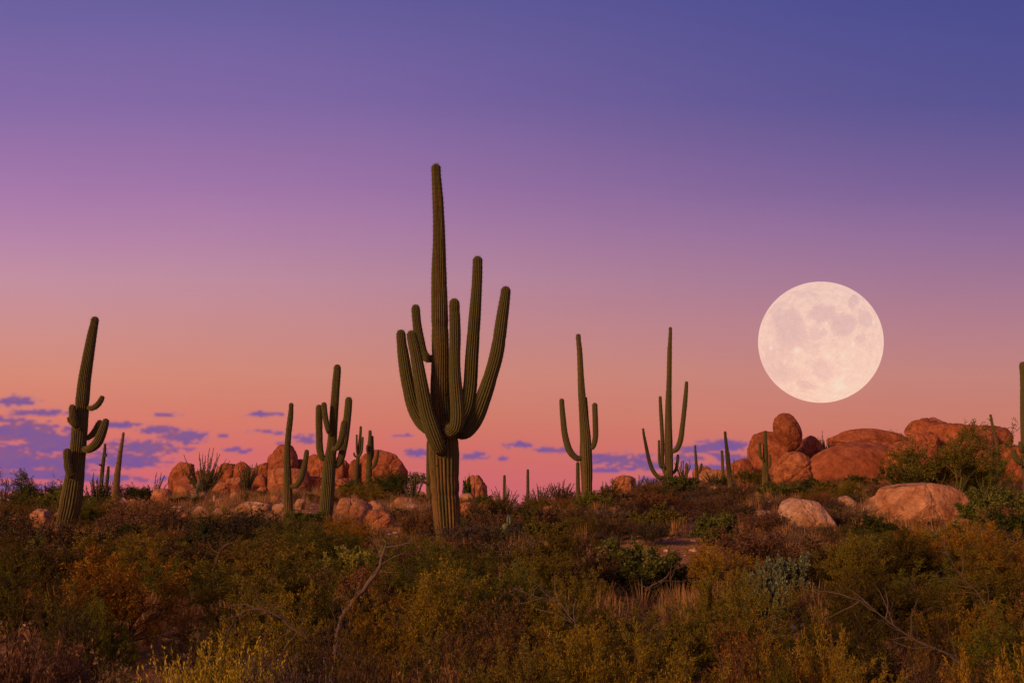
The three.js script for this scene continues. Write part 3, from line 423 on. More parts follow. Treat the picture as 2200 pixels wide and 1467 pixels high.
saguaro(40, [[1437.5, 1040, 17], [1437.4, 1015, 18], [1437.4, 980, 18], [1436.5, 935, 16.5], [1436.5, 875, 14], [1438, 815, 11], [1439, 755, 10], [1440.5, 718, 7.5], [1440.7, 702, 7]], [
  [[1430, 1023, 7, 0.05], [1418, 1027, 9, 0.12], [1405, 1014, 9, 0.14], [1395.4, 990, 8.5, 0.14], [1388, 956, 7, 0.14], [1383, 930, 5.5, 0.14], [1382, 920, 5, 0.14]],
  [[1430, 1020, 7, -0.1], [1424, 1000, 8, -0.18], [1424, 960, 8.5, -0.18], [1422, 915, 8.5, -0.18], [1420, 882, 8, -0.18], [1419, 862, 7, -0.18], [1418.8, 851, 7, -0.18]],
  [[1428, 1004, 5, 0.1], [1420, 1003, 6, 0.2], [1417, 990, 6, 0.22], [1416.5, 965, 5.5, 0.22], [1416, 945, 5, 0.22]],
  [[1442, 970, 8, 0.03], [1452, 967, 11, 0.08], [1461, 950, 12, 0.1], [1467, 912, 10.5, 0.1], [1472, 866, 10, 0.1], [1475, 830, 8, 0.1], [1475.5, 819, 7.5, 0.1]],
  [[1444, 1018, 6, -0.1], [1452, 1010, 7, -0.15], [1456, 992, 7, -0.15], [1457, 976, 6, -0.15]],
], 'slim tall saguaro on the ridge with a low arm swept out to the left', { holes: [[1437, 830, 3], [1433, 952, 2.5]], rust: 0.45 });
saguaro(39, [[1242, 1062, 9], [1241.6, 1030, 8.5], [1241.5, 1003, 8], [1241.5, 992, 7.5]], [], 'short armless saguaro tucked under the left arm of the fork shaped saguaro');
saguaro(47, [[1134, 1080, 6.5], [1134, 1050, 6.5], [1134, 1020, 6], [1134, 1008, 5.5]], [], 'lone short armless saguaro on the open ridge left of the fork shaped one');
saguaro(48, [[1083, 1080, 6.5], [1083.5, 1050, 6.5], [1083.7, 1030, 6], [1083.7, 1020, 5.5]], [], 'short armless saguaro rising out of a spiky plant right of the tallest one');
saguaro(44, [[1498, 1040, 8], [1497.5, 1020, 8], [1495.5, 985, 6], [1494.2, 965, 4.5], [1494, 956, 4]], [[[1499, 1018, 4, 0.05], [1504, 1013, 5.5, 0.08], [1507, 1003, 5.5, 0.08], [1508, 995, 5, 0.08]]], 'small saguaro with one bent arm right of the slim tall one');
saguaro(42, [[1571.5, 1066, 13], [1570, 1045, 12], [1566.4, 1010, 10], [1562, 965, 8], [1559, 938, 6], [1558.3, 926, 5.5]], [], 'slender tapering armless saguaro in front of the broad pale ridge boulder');
saguaro(50, [[1554, 1030, 6.5], [1553.5, 1012, 6.5], [1552, 980, 6], [1551.4, 967, 5.5]], [], 'short armless saguaro just left of the slender tapering one on the ridge');
saguaro(46, [[1475.5, 1040, 5.5], [1475.5, 1020, 5.5], [1475.5, 1004, 5], [1475.5, 994, 5]], [], 'smallest armless saguaro in the thin stalks right of the slim tall one');
saguaro(41, [[1645.5, 1060, 15], [1645, 1030, 14], [1645, 989, 12], [1644.8, 950, 9], [1644.7, 936, 7.5], [1644.7, 925, 7.5]], [[[1641, 990, 5, 0.1], [1635, 982, 6.5, 0.16], [1633, 965, 6.5, 0.16], [1632.8, 949, 6, 0.16]], [[1648, 1007, 4, 0.05], [1654, 1003, 5, 0.1], [1655.5, 990, 5.5, 0.1], [1655, 976, 5, 0.1]]], 'short green saguaro with two small arms below the balanced boulder');
saguaro(44, [[2148, 1030, 9], [2147, 990, 8.5], [2144, 957, 8], [2136.7, 928, 6.5], [2131, 902, 5.5], [2129, 890, 5]], [], 'bare leaning armless saguaro on the skyline near the right edge', { cork: 7 });
saguaro(33, [[2216, 1090, 26], [2213, 1040, 26], [2209, 990, 25], [2206, 930, 23], [2204, 870, 21], [2202, 810, 18], [2200, 790, 17], [2199.5, 777, 17]], [[[2206, 996, 10, 0.1], [2194, 994, 13, 0.2], [2184, 984, 13, 0.22], [2179, 972, 11, 0.22], [2177, 964, 10, 0.22]], [[2200, 972, 8, 0.3], [2196, 968, 10, 0.38], [2194, 958, 10, 0.38], [2193.5, 948, 9, 0.38]]], 'dark saguaro cut off by the right edge of the picture');
saguaro(40, [[922, 1110, 15], [922, 1060, 14], [922, 1000, 13], [922, 960, 12], [922, 945, 12]], [[[920, 1040, 5, 0.1], [908, 1034, 6, 0.15], [898, 1026, 6, 0.15], [893, 1018, 5.5, 0.15]]], 'partly hidden saguaro with one low arm right behind the tallest trunk');

// ---------------------------------------------------------------- plants
function lin(c) { return new THREE.Color().setRGB(...c); }
const woodMats = { grey: new THREE.MeshStandardMaterial({ color: lin([0.08, 0.062, 0.05]), roughness: 1 }), brown: new THREE.MeshStandardMaterial({ color: lin([0.07, 0.045, 0.03]), roughness: 1 }), rust: new THREE.MeshStandardMaterial({ color: lin([0.14, 0.085, 0.05]), roughness: 1 }), green: new THREE.MeshStandardMaterial({ color: lin([0.13, 0.14, 0.05]), roughness: 0.9 }), bleached: new THREE.MeshStandardMaterial({ color: lin([0.11, 0.086, 0.07]), roughness: 1 }) };
const leafMat = new THREE.MeshPhysicalMaterial({ color: 0xffffff, roughness: 1, transmission: 0.32, thickness: 0, side: THREE.DoubleSide, vertexColors: true, specularIntensity: 0.08 });
const leafMats = [[1, 1, 1], [0.58, 0.68, 0.55], [1.55, 1.42, 1], [0.8, 1.0, 0.75], [1.4, 1.1, 0.75], [0.4, 0.47, 0.4], [1.2, 1.2, 1]].map((c) => { const m = leafMat.clone(); m.color.setRGB(...c); return m; });
class Soup {                                       // collects triangles
  constructor() { this.p = []; this.i = []; this.c = []; }
  tube(pts, rads, sides, color) {
    const n = pts.length, b0 = this.p.length / 3; let nrm = Math.abs(pts[1].y - pts[0].y) > 0.9 * pts[1].distanceTo(pts[0]) ? V(1, 0, 0) : V(0, 1, 0);
    for (let j = 0; j < n; j++) {
      const t = V(0, 0, 0).subVectors(pts[Math.min(j + 1, n - 1)], pts[Math.max(j - 1, 0)]).normalize(); nrm.addScaledVector(t, -nrm.dot(t)).normalize(); const bin = V(0, 0, 0).crossVectors(t, nrm);
      for (let k = 0; k < sides; k++) { const a = k / sides * 6.2832, x = Math.cos(a) * rads[j], y = Math.sin(a) * rads[j]; this.p.push(pts[j].x + nrm.x * x + bin.x * y, pts[j].y + nrm.y * x + bin.y * y, pts[j].z + nrm.z * x + bin.z * y); if (color) this.c.push(...color); }
      if (j) for (let k = 0; k < sides; k++) { const a = b0 + (j - 1) * sides + k, b = b0 + (j - 1) * sides + (k + 1) % sides; this.i.push(a, b, a + sides, a + sides, b, b + sides); }
    }
  }
  leaf(p, dir, side, l, w, color) { const b = this.p.length / 3; this.p.push(p.x, p.y, p.z, p.x + dir.x * l * 0.5 + side.x * w, p.y + dir.y * l * 0.5 + side.y * w, p.z + dir.z * l * 0.5 + side.z * w, p.x + dir.x * l, p.y + dir.y * l, p.z + dir.z * l, p.x + dir.x * l * 0.5 - side.x * w, p.y + dir.y * l * 0.5 - side.y * w, p.z + dir.z * l * 0.5 - side.z * w); this.i.push(b, b + 1, b + 2, b, b + 2, b + 3); for (let k = 0; k < 4; k++) this.c.push(...color); }
  geo() { const g = new THREE.BufferGeometry(); g.setAttribute('position', new THREE.Float32BufferAttribute(this.p, 3)); if (this.c.length) g.setAttribute('color', new THREE.Float32BufferAttribute(this.c, 3)); g.setIndex(this.i); g.computeVertexNormals(); return g; }
}
const rdir = (R) => { const z = R() * 2 - 1, t = R() * 6.2832, s = Math.sqrt(1 - z * z); return V(s * Math.cos(t), z, s * Math.sin(t)); };
// a shrub about o.h metres tall; levels of branching, leaves along the last twigs
function shrubGeos(o) {
  const R = rng(o.seed), wood = new Soup(), leaves = new Soup();
  const grow = (p, dir, len, r, lv) => {
    const seg = lv === o.levels ? 3 : 4, pts = [p.clone()], rads = [r], d = dir.clone();
    for (let k = 0; k < seg; k++) { d.addScaledVector(rdir(R), o.kink * (lv ? 1 : 0.7)).addScaledVector(V(0, 1, 0), o.lift); d.normalize(); const q = pts[k].clone().addScaledVector(d, len / seg); if (q.y < 0.02) q.y = 0.02 + R() * 0.03; pts.push(q); rads.push(r * mix(1, lv === o.levels ? 0.3 : 0.55, (k + 1) / seg)); }
    wood.tube(pts, rads, lv < 2 ? 5 : 3);
    if (lv < o.levels) { const kids = o.kids[lv]; for (let k = 0; k < kids; k++) { const s = mix(o.from, 1, (k + R()) / kids) * seg, i = Math.min(seg - 1, Math.floor(s)), q = pts[i].clone().lerp(pts[i + 1], s - i); const nd = d.clone().addScaledVector(rdir(R), o.fork).normalize(); grow(q, nd, len * o.shrink * (0.7 + R() * 0.6), r * 0.52, lv + 1); } }
    if (lv >= o.leafFrom) { const n = Math.round(o.leafN * (lv === o.levels ? 1 : 0.5)); for (let k = 0; k < n; k++) { const s = mix(o.tip ? 0.93 : 0.15, 1, R()) * seg, i = Math.min(seg - 1, Math.floor(s)), q = pts[i].clone().lerp(pts[i + 1], s - i).addScaledVector(rdir(R), o.puff * R()); const ld = d.clone().multiplyScalar(o.along).add(rdir(R)).normalize(), sd = V(0, 0, 0).crossVectors(ld, rdir(R)).normalize(); const v = 0.65 + R() * 0.7, cc = R() < (o.mixIn || 0) ? o.color2 : o.color; leaves.leaf(q, ld, sd, o.leafL * (0.6 + R() * 0.8), o.leafW * (0.6 + R() * 0.8), [cc[0] * v, cc[1] * v, cc[2] * v]); } }
  };
  for (let k = 0; k < o.stems; k++) { const t = (k + R()) / o.stems * 6.2832, lean = o.spread * Math.sqrt(R()); const d = V(Math.sin(lean) * Math.cos(t), Math.cos(lean), Math.sin(lean) * Math.sin(t)); grow(V(Math.cos(t) * 0.05 * R(), -0.05, Math.sin(t) * 0.05 * R()), d, o.h * o.stemLen * (0.8 + R() * 0.4), o.r, 0); }
  return { wood: wood.geo(), leaves: leaves.p.length ? leaves.geo() : null };
}
const KINDS = {
  feathery: { h: 1.5, stems: 9, levels: 3, kids: [4, 4, 3], spread: 1.0, kink: 0.28, lift: 0.06, stemLen: 0.55, from: 0.35, fork: 0.75, shrink: 0.62, r: 0.02, leafFrom: 3, leafN: 54, leafL: 0.055, leafW: 0.0065, puff: 0.06, along: 0.9, color: [0.13, 0.132, 0.02], color2: [0.19, 0.135, 0.025], mixIn: 0.3, wood: 'brown', variants: 4 },
  ochre: { h: 1.3, stems: 9, levels: 3, kids: [4, 4, 3], spread: 1.05, kink: 0.3, lift: 0.05, stemLen: 0.55, from: 0.35, fork: 0.8, shrink: 0.62, r: 0.018, leafFrom: 3, leafN: 48, leafL: 0.052, leafW: 0.0065, puff: 0.06, along: 0.8, color: [0.19, 0.15, 0.022], color2: [0.2, 0.125, 0.025], mixIn: 0.4, wood: 'brown', variants: 3 },
  dense: { h: 1.1, stems: 12, levels: 3, kids: [4, 4, 3], spread: 1.15, kink: 0.25, lift: 0.1, stemLen: 0.5, from: 0.3, fork: 0.7, shrink: 0.62, r: 0.016, leafFrom: 2, leafN: 30, leafL: 0.055, leafW: 0.017, puff: 0.05, along: 0.6, color: [0.085, 0.115, 0.034], color2: [0.15, 0.165, 0.036], mixIn: 0.3, wood: 'grey', variants: 3 },
  leafy: { h: 1.2, stems: 12, levels: 2, kids: [5, 5], spread: 0.95, kink: 0.2, lift: 0.16, stemLen: 0.6, from: 0.3, fork: 0.6, shrink: 0.6, r: 0.014, leafFrom: 1, leafN: 44, leafL: 0.065, leafW: 0.017, puff: 0.02, along: 1.1, color: [0.17, 0.21, 0.05], color2: [0.24, 0.25, 0.08], mixIn: 0.4, wood: 'grey', variants: 2 },
  sage: { h: 0.9, stems: 12, levels: 2, kids: [5, 5], spread: 1.1, kink: 0.22, lift: 0.14, stemLen: 0.55, from: 0.3, fork: 0.7, shrink: 0.6, r: 0.012, leafFrom: 1, leafN: 44, leafL: 0.055, leafW: 0.017, puff: 0.04, along: 0.8, color: [0.17, 0.23, 0.14], color2: [0.12, 0.13, 0.06], mixIn: 0.3, wood: 'grey', variants: 2 },
  rusty: { h: 0.75, stems: 22, levels: 2, kids: [5, 5], spread: 1.15, kink: 0.2, lift: 0.1, stemLen: 0.62, from: 0.3, fork: 0.6, shrink: 0.55, r: 0.007, leafFrom: 2, leafN: 16, leafL: 0.035, leafW: 0.008, puff: 0.03, along: 0.8, color: [0.18, 0.1, 0.045], color2: [0.13, 0.085, 0.055], mixIn: 0.5, wood: 'rust', variants: 3 },
  greybrush: { h: 0.7, stems: 20, levels: 2, kids: [5, 5], spread: 1.1, kink: 0.22, lift: 0.1, stemLen: 0.62, from: 0.3, fork: 0.65, shrink: 0.55, r: 0.007, leafFrom: 2, leafN: 13, leafL: 0.032, leafW: 0.008, puff: 0.03, along: 0.7, color: [0.13, 0.09, 0.075], color2: [0.11, 0.1, 0.06], mixIn: 0.5, wood: 'grey', variants: 2 },
  broom: { h: 0.85, stems: 34, levels: 2, kids: [5, 4], spread: 0.75, kink: 0.1, lift: 0.22, stemLen: 0.6, from: 0.3, fork: 0.4, shrink: 0.55, r: 0.007, leafFrom: 1, leafN: 14, leafL: 0.032, leafW: 0.005, puff: 0.008, along: 1.8, color: [0.3, 0.26, 0.03], color2: [0.22, 0.22, 0.03], mixIn: 0.4, wood: 'green', variants: 2 },
  paloverde: { h: 3.0, stems: 5, levels: 4, kids: [3, 4, 4, 3], spread: 0.95, kink: 0.26, lift: 0.05, stemLen: 0.42, from: 0.35, fork: 0.7, shrink: 0.68, r: 0.05, leafFrom: 3, leafN: 26, leafL: 0.075, leafW: 0.017, puff: 0.12, along: 0.8, color: [0.095, 0.125, 0.026], color2: [0.14, 0.15, 0.03], mixIn: 0.3, wood: 'green', variants: 2 },
  buckwheat: { h: 0.6, stems: 26, levels: 1, kids: [3], spread: 0.8, kink: 0.14, lift: 0.12, stemLen: 0.7, from: 0.55, fork: 0.5, shrink: 0.4, r: 0.004, leafFrom: 1, leafN: 26, leafL: 0.016, leafW: 0.007, puff: 0.022, along: 0.2, tip: true, color: [0.42, 0.2, 0.09], color2: [0.3, 0.2, 0.12], mixIn: 0.4, wood: 'rust', variants: 1 },
  twiggy: { h: 1.2, stems: 9, levels: 3, kids: [4, 4, 3], spread: 1.0, kink: 0.32, lift: 0.04, stemLen: 0.55, from: 0.3, fork: 0.8, shrink: 0.62, r: 0.018, leafFrom: 3, leafN: 14, leafL: 0.035, leafW: 0.007, puff: 0.02, along: 0.5, color: [0.12, 0.09, 0.03], color2: [0.16, 0.09, 0.03], mixIn: 0.4, wood: 'brown', variants: 2 },
};
const protos = {};
for (const [k, o] of Object.entries(KINDS)) { protos[k] = []; for (let v = 0; v < o.variants; v++) { const g = shrubGeos({ ...o, seed: 700 + v * 31 + k.length * 977 + k.charCodeAt(0) }); protos[k].push(g); g.leaves && g.leaves.computeBoundingBox(); g.size = g.leaves ? g.leaves.boundingBox : null; } }
const NAME = { feathery: 'feathery_shrub', ochre: 'ochre_shrub', dense: 'evergreen_shrub', leafy: 'leafy_shrub', sage: 'sage_bush', rusty: 'dry_bush', greybrush: 'grey_bush', broom: 'broom_bush', paloverde: 'palo_verde_tree', twiggy: 'bare_shrub', buckwheat: 'flowering_bush' };
let plantSeed = 0; const PR = rng(4242);
function plant(kind, x, z, height, width, label, group) {
  const g = protos[kind][plantSeed++ % protos[kind].length], b = g.size, H = b.max.y, Wd = Math.max(b.max.x - b.min.x, b.max.z - b.min.z);
  const t = thing(NAME[kind], label, kind === 'paloverde' ? 'tree' : 'shrub', V(x, ground(x, z), z), group);
  const sy = height * 1.1 / H, sx = width * 1.25 / Wd; t.scale.set(sx, sy, sx); t.rotation.y = PR() * 6.28;
  mesh(kind === 'paloverde' ? 'trunk' : 'stems', g.wood, woodMats[KINDS[kind].wood], t); mesh(kind === 'paloverde' ? 'crown' : 'foliage', g.leaves, leafMats[['sage', 'buckwheat'].includes(kind) ? 0 : ['broom', 'leafy'].includes(kind) ? 2 : Math.floor(PR() * leafMats.length)], t);
  return t;
}
// by picture: centre x, top y, depth, width in pixels
function plantAt(kind, px, pyTop, depth, wpx, label, group) {
  const p = at(px, pyTop, depth), gy = ground(p.x, p.z); return plant(kind, p.x, p.z, Math.max(0.25, p.y - gy), wpx * perPx(depth), label, group);
}
const placed = [];
const bare = (x, z) => BARE.some(([bx, bz, r]) => (x - bx) ** 2 + (z - bz) ** 2 < r * 0.8);
const P_ = (kind, px, py, d, w, label, group) => { placed.push([px, d, w]); plantAt(kind, px, py, d, w, label, group); };
// ---- ridge, left to right
const ridge = 'bushes along the ridge', fore = 'bushes of the foreground thicket', mid = 'bushes of the middle slope';
P_('paloverde', 70, 1014, 36, 120, 'bushy green tree at the far left left of the leaning saguaro', ridge);
P_('feathery', 40, 1042, 34, 100, 'rounded olive bush in front of the bushy green tree at far left', ridge);
P_('feathery', 300, 1046, 46, 70, 'olive bush right of the slender brown saguaro on the ridge', ridge);
P_('dense', 112, 1040, 33, 84, 'dark green bush touching the leaning saguaro on its left', ridge);
P_('feathery', 20, 1085, 30, 110, 'olive bush at the left picture edge below the bushy green tree', ridge);
P_('paloverde', 288, 1038, 44, 100, 'rounded green bush between the brown armless saguaro and the orange rock', ridge);
P_('dense', 200, 1070, 33, 70, 'dark green bush right behind the leaning saguaro base', ridge);
P_('dense', 400, 1068, 42, 90, 'dark green bush in front of the ocotillo clump', ridge);
P_('feathery', 330, 1080, 38, 80, 'olive bush below the rounded orange rock', ridge);
P_('dense', 560, 1056, 46, 60, 'dark bush left of the big round boulder foot', ridge);
P_('dense', 670, 1062, 40, 44, 'round grey green bush left of the four armed saguaro', ridge);
P_('paloverde', 838, 1008, 44, 150, 'dark green spreading tree in front of the red dome boulder', ridge);
P_('paloverde', 760, 1030, 46, 90, 'dark green bush right of the four armed saguaro base', ridge);
P_('dense', 1032, 1064, 44, 60, 'dark bush below the upright split boulder', ridge);
P_('dense', 1004, 1022, 56, 26, 'small dark bush growing on the upright split boulder', ridge);
P_('dense', 875, 1092, 29, 110, 'glossy green bush left of the tallest saguaro base', ridge);
P_('twiggy', 1200, 1042, 42, 110, 'thin grey green bush on the ridge left of the fork shaped saguaro', ridge);
P_('feathery', 1160, 1064, 40, 80, 'low olive bush around the lone armless saguaro', ridge);
P_('dense', 1280, 1050, 35, 100, 'big round dark bush below the fork shaped saguaro', ridge);
P_('feathery', 1306, 1030, 40, 60, 'feathery bush right of the fork shaped saguaro', ridge);
P_('dense', 1458, 1020, 37, 110, 'big round dark bush below the slim tall saguaro', ridge);
P_('feathery', 1390, 1040, 40, 70, 'olive bush left of the big round one below the slim saguaro', ridge);
P_('feathery', 1540, 1022, 43, 70, 'feathery olive bush in front of the broad pale ridge boulder', ridge);
P_('paloverde', 1620, 1004, 46, 70, 'dark bush left of the short two armed saguaro', ridge);
P_('dense', 1750, 1024, 42, 80, 'dark round bush right of the short two armed saguaro', ridge);
P_('dense', 1680, 1036, 38, 90, 'low dark bush in front of the layered boulder', ridge);
P_('dense', 1770, 938, 67, 36, 'small dark bush growing on top of the right outcrop', ridge);
P_('paloverde', 1850, 1016, 44, 70, 'green tree in front of the huge red dome', ridge);
P_('paloverde', 2040, 915, 37, 240, 'largest spreading palo verde tree in front of the right outcrop', ridge);
P_('paloverde', 1948, 988, 38, 100, 'palo verde tree left of the largest one', ridge);
P_('paloverde', 2112, 965, 37, 120, 'palo verde tree right of the largest one by the right edge', ridge);
P_('greybrush', 1720, 1112, 24.5, 70, 'grey tuft at the front foot of the smooth sunken boulder', mid);
P_('greybrush', 2010, 1112, 26, 90, 'grey tuft at the front foot of the largest pale boulder', mid);
P_('rusty', 1950, 1116, 25.5, 80, 'rusty tuft at the front left foot of the largest pale boulder', mid);
P_('dense', 2150, 1046, 25, 150, 'large leafy green bush right of the largest pale boulder', ridge);
P_('dense', 2210, 1090, 20, 150, 'leafy green bush at the right edge below the large one', ridge);
// ---- middle slope
P_('rusty', 1110, 1098, 36, 80, 'purplish brown bush right of the tallest saguaro on the slope', mid);
P_('rusty', 1180, 1090, 34, 90, 'brown bush below the thin grey green one on the ridge', mid);
P_('sage', 1012, 1112, 24, 60, 'pale grey green bush touching the tallest saguaro base', mid);
P_('rusty', 1060, 1122, 25, 90, 'brown bush right of the pale grey green one at the tallest saguaro', mid);
P_('rusty', 1140, 1118, 27, 120, 'wide brown bush below the open ridge', mid);
P_('rusty', 1240, 1098, 28, 130, 'wide rusty bush below the big round dark bush of the fork saguaro', mid);
P_('dense', 1405, 1078, 24, 120, 'yellow green bush in the middle of the slope below the slim saguaro', mid);
P_('greybrush', 1400, 1120, 22, 90, 'dark grey bush beside the sandy patch', mid);
P_('rusty', 1330, 1112, 23, 110, 'rusty bush above the sandy patch', mid);
P_('dense', 1215, 1154, 18.5, 70, 'dark green bush left of the sandy patch', mid);
P_('rusty', 1560, 1078, 26, 150, 'rusty leaved bush left of the smooth sunken boulder', mid);
P_('dense', 1540, 1100, 22, 120, 'green bush below the rusty leaved one', mid);
P_('rusty', 1640, 1098, 24, 110, 'dark brown bush covering the left end of the smooth sunken boulder', mid);
P_('greybrush', 1820, 1084, 26, 110, 'purplish grey bush between the two front boulders', mid);
P_('greybrush', 1740, 1122, 23, 130, 'grey brown brush in front of the smooth sunken boulder', mid);
P_('dense', 1900, 1104, 21, 150, 'yellow leaved green bush in front of the largest pale boulder', mid);
P_('rusty', 1740, 1164, 17, 130, 'round brown bush in the middle of the right slope', mid);
P_('greybrush', 1690, 1146, 20, 110, 'dull brown bush left of the round brown one', mid);
P_('sage', 1690, 1186, 14, 110, 'pale sage green bush in the right foreground', mid);
P_('sage', 1640, 1210, 12.5, 90, 'second pale sage bush nearer than the first in the right foreground', mid);
P_('leafy', 740, 1180, 15, 130, 'bright yellow green leafy bush left of the bleached branch', mid);
P_('leafy', 650, 1150, 19, 110, 'yellow green bush in front of the four armed saguaro', mid);
P_('sage', 1125, 1200, 15, 60, 'small pale green bush in the centre foreground', mid);
P_('broom', 470, 1366, 7.2, 190, 'bright yellow broom bush at the bottom left', fore);
P_('broom', 400, 1420, 6.4, 170, 'lower bright yellow broom bush at the bottom left edge', fore);
P_('broom', 560, 1400, 7.0, 110, 'small ochre broom bush right of the bright yellow one', fore);
P_('buckwheat', 322, 1282, 12.2, 66, 'dry bush with orange flower heads in the left foreground', fore);
P_('buckwheat', 405, 1292, 12, 54, 'smaller dry bush with orange flower heads right of the first one', fore);
// ---- labels for the thicket: what a bush stands next to
const MARKS = [[150, 1110, 'the leaning saguaro'], [350, 1075, 'the ocotillo clump'], [520, 1110, 'the flat pale slab'], [620, 1100, 'the one armed saguaro'], [700, 1120, 'the four armed saguaro'], [790, 1110, 'the split tan boulder'], [790, 1230, 'the bleached forked branch'], [960, 1170, 'the tallest saguaro'], [1090, 1150, 'the prickly pear'], [1190, 1310, 'the bleached twigs'], [1260, 1070, 'the fork shaped saguaro'], [1360, 1210, 'the sandy patch'], [1440, 1060, 'the slim tall saguaro'], [1560, 1070, 'the slender armless saguaro'], [1645, 1060, 'the short two armed saguaro'], [1740, 1120, 'the smooth sunken boulder'], [2000, 1120, 'the largest pale boulder'], [1665, 1220, 'the pale sage bushes'], [560, 1330, 'the arched dead branch'], [470, 1400, 'the yellow broom bush'], [330, 1290, 'the orange flower heads'], [2030, 1400, 'the long grey branch'], [2180, 1070, 'the large leafy bush'], [90, 1330, 'the bottom left corner'], [2150, 1440, 'the bottom right corner'], [1040, 1440, 'the middle of the bottom edge'], [1500, 1420, 'the right half of the bottom edge']];
const LOOK = { feathery: 'olive feathery bush', ochre: 'ochre tinted feathery bush', dense: 'dark green dense bush', leafy: 'yellow green leafy bush', sage: 'pale sage bush', rusty: 'rusty brown dry bush', greybrush: 'grey brown dry bush', twiggy: 'almost bare dark twigged bush', broom: 'yellow broom bush' };
const pending = [];
function defer(kind, px, pyTop, pyMid, d, w, group) { pending.push({ kind, px, pyTop, pyMid, d, w, group }); placed.push([px, d, w]); }
// bigger shrubs of the foreground: kind, centre x, top y, depth, width in pixels
[['ochre', 110, 1150, 14, 250], ['feathery', 270, 1126, 16, 220], ['dense', 425, 1120, 18, 110], ['feathery', 520, 1128, 16, 220], ['feathery', 640, 1116, 19, 170], ['ochre', 230, 1180, 11, 290], ['feathery', 40, 1190, 10, 270], ['feathery', 560, 1180, 11.5, 290], ['twiggy', 110, 1270, 8.4, 240], ['feathery', 400, 1180, 13.6, 240], ['rusty', 0, 1360, 7.4, 200], ['rusty', 90, 1380, 7.6, 200], ['greybrush', 190, 1390, 7.4, 200], ['feathery', 200, 1250, 9.2, 190], ['feathery', 670, 1190, 11.5, 220], ['feathery', 600, 1270, 9, 240], ['twiggy', 690, 1320, 7.6, 190], ['greybrush', 620, 1400, 6.6, 180],
  ['feathery', 880, 1160, 14, 220], ['feathery', 1000, 1160, 13, 260], ['feathery', 930, 1220, 10, 290], ['feathery', 1100, 1190, 11, 270], ['ochre', 1190, 1170, 13.5, 220], ['feathery', 1190, 1230, 10.5, 200], ['twiggy', 1060, 1270, 8.2, 300], ['feathery', 1180, 1300, 8, 300], ['feathery', 840, 1270, 8.8, 250], ['twiggy', 760, 1330, 7.4, 200], ['rusty', 850, 1420, 6.6, 190], ['rusty', 930, 1430, 6.4, 170], ['ochre', 1290, 1296, 9.6, 180], ['feathery', 1400, 1300, 8.8, 250], ['feathery', 1310, 1340, 7.4, 290], ['feathery', 960, 1370, 6.8, 260], ['feathery', 1130, 1390, 6.5, 280],
  ['ochre', 1530, 1165, 15, 150], ['feathery', 1560, 1220, 11, 180], ['ochre', 1490, 1290, 9, 260], ['feathery', 1640, 1270, 9, 270], ['ochre', 1720, 1350, 7.4, 240], ['feathery', 1820, 1150, 14, 230], ['ochre', 1920, 1140, 15, 220], ['ochre', 2040, 1120, 16, 240], ['feathery', 2150, 1130, 14, 230], ['ochre', 1890, 1210, 11, 280], ['feathery', 2010, 1200, 11.5, 270], ['ochre', 2150, 1200, 11, 270], ['twiggy', 1950, 1290, 8.6, 280], ['feathery', 2080, 1290, 8.6, 280], ['feathery', 2200, 1300, 8, 260], ['feathery', 1800, 1300, 8.8, 240], ['feathery', 1840, 1400, 6.8, 230], ['twiggy', 1590, 1340, 7.4, 250], ['twiggy', 2010, 1370, 7, 280], ['ochre', 2150, 1390, 6.8, 240], ['feathery', 1440, 1400, 6.6, 240], ['feathery', 1690, 1430, 6.2, 230]]
  .forEach(([k, x, y, d, w]) => defer(k, x, y, y + 60, d, w, fore));
// smaller ones filling the slope
{
  const R = rng(909); let made = 0, tries = 0;
  const pick = (t) => { let q = R(); for (const [k, p] of t) { if ((q -= p) < 0) return k; } return t[0][0]; };
  while (made < 165 && tries++ < 6000) {
    const px = mix(-120, 2320, R()), py = 1072 + 250 * Math.pow(R(), 1.15), d = hitGround(px, py); if (d > 52 || d < 9) continue;
    const p = at(px, py, d);
    if (px > 1275 && px < 1450 && py > 1165 && py < 1260) continue; if (px > 230 && px < 910 && py < 1136 && R() < 0.85) continue; if (px > 1560 && px < 1840 && py > 1360) continue; if (px > 1640 && px < 2110 && py > 1090 && py < 1160 && R() < 0.6) continue;
    if (bare(p.x, p.z)) continue;
    const tall = d > 30 ? 0.35 + 0.4 * R() : 0.4 + 0.5 * R(), wm = tall * (1.5 + R() * 0.9);
    if (rockSpots.some(([x, z, a, c]) => Math.abs(p.x - x) < a + wm * 0.35 && Math.abs(p.z - z) < c + wm * 0.35)) continue;
    // keep the boulders in sight: nothing tall straight before them
    if (rockSpots.some(([x, z, a]) => { const k = p.z / z; return z < p.z && Math.abs(p.x - x * k) < (a * k + wm * 0.4) && (p.z - z) < 7 && a > 0.25; })) continue;
    if (cactusSpots.some(([x, z, r]) => Math.hypot(p.x - x, p.z - z) < r + wm * 0.3)) continue;
    if (placed.some(([x, dd, w]) => Math.abs(d - dd) < wm * 0.5 + 0.2 && Math.abs(px - x) < (wm / perPx(d)) * 0.32 + w * 0.22)) continue;
    const kind = pick(px < 850 ? [['feathery', 0.34], ['dense', 0.2], ['ochre', 0.18], ['rusty', 0.16], ['greybrush', 0.12]] : px < 1720 ? [['rusty', 0.42], ['greybrush', 0.2], ['ochre', 0.14], ['dense', 0.12], ['feathery', 0.12]] : [['ochre', 0.26], ['rusty', 0.26], ['feathery', 0.22], ['dense', 0.12], ['greybrush', 0.14]]);
    const top = 1130 - (p.y + tall - EYE) / d * F;
    defer(kind, px, null, py, d, wm / perPx(d), mid); pending[pending.length - 1].tall = tall; pending[pending.length - 1].p = p; made++;
  }
}
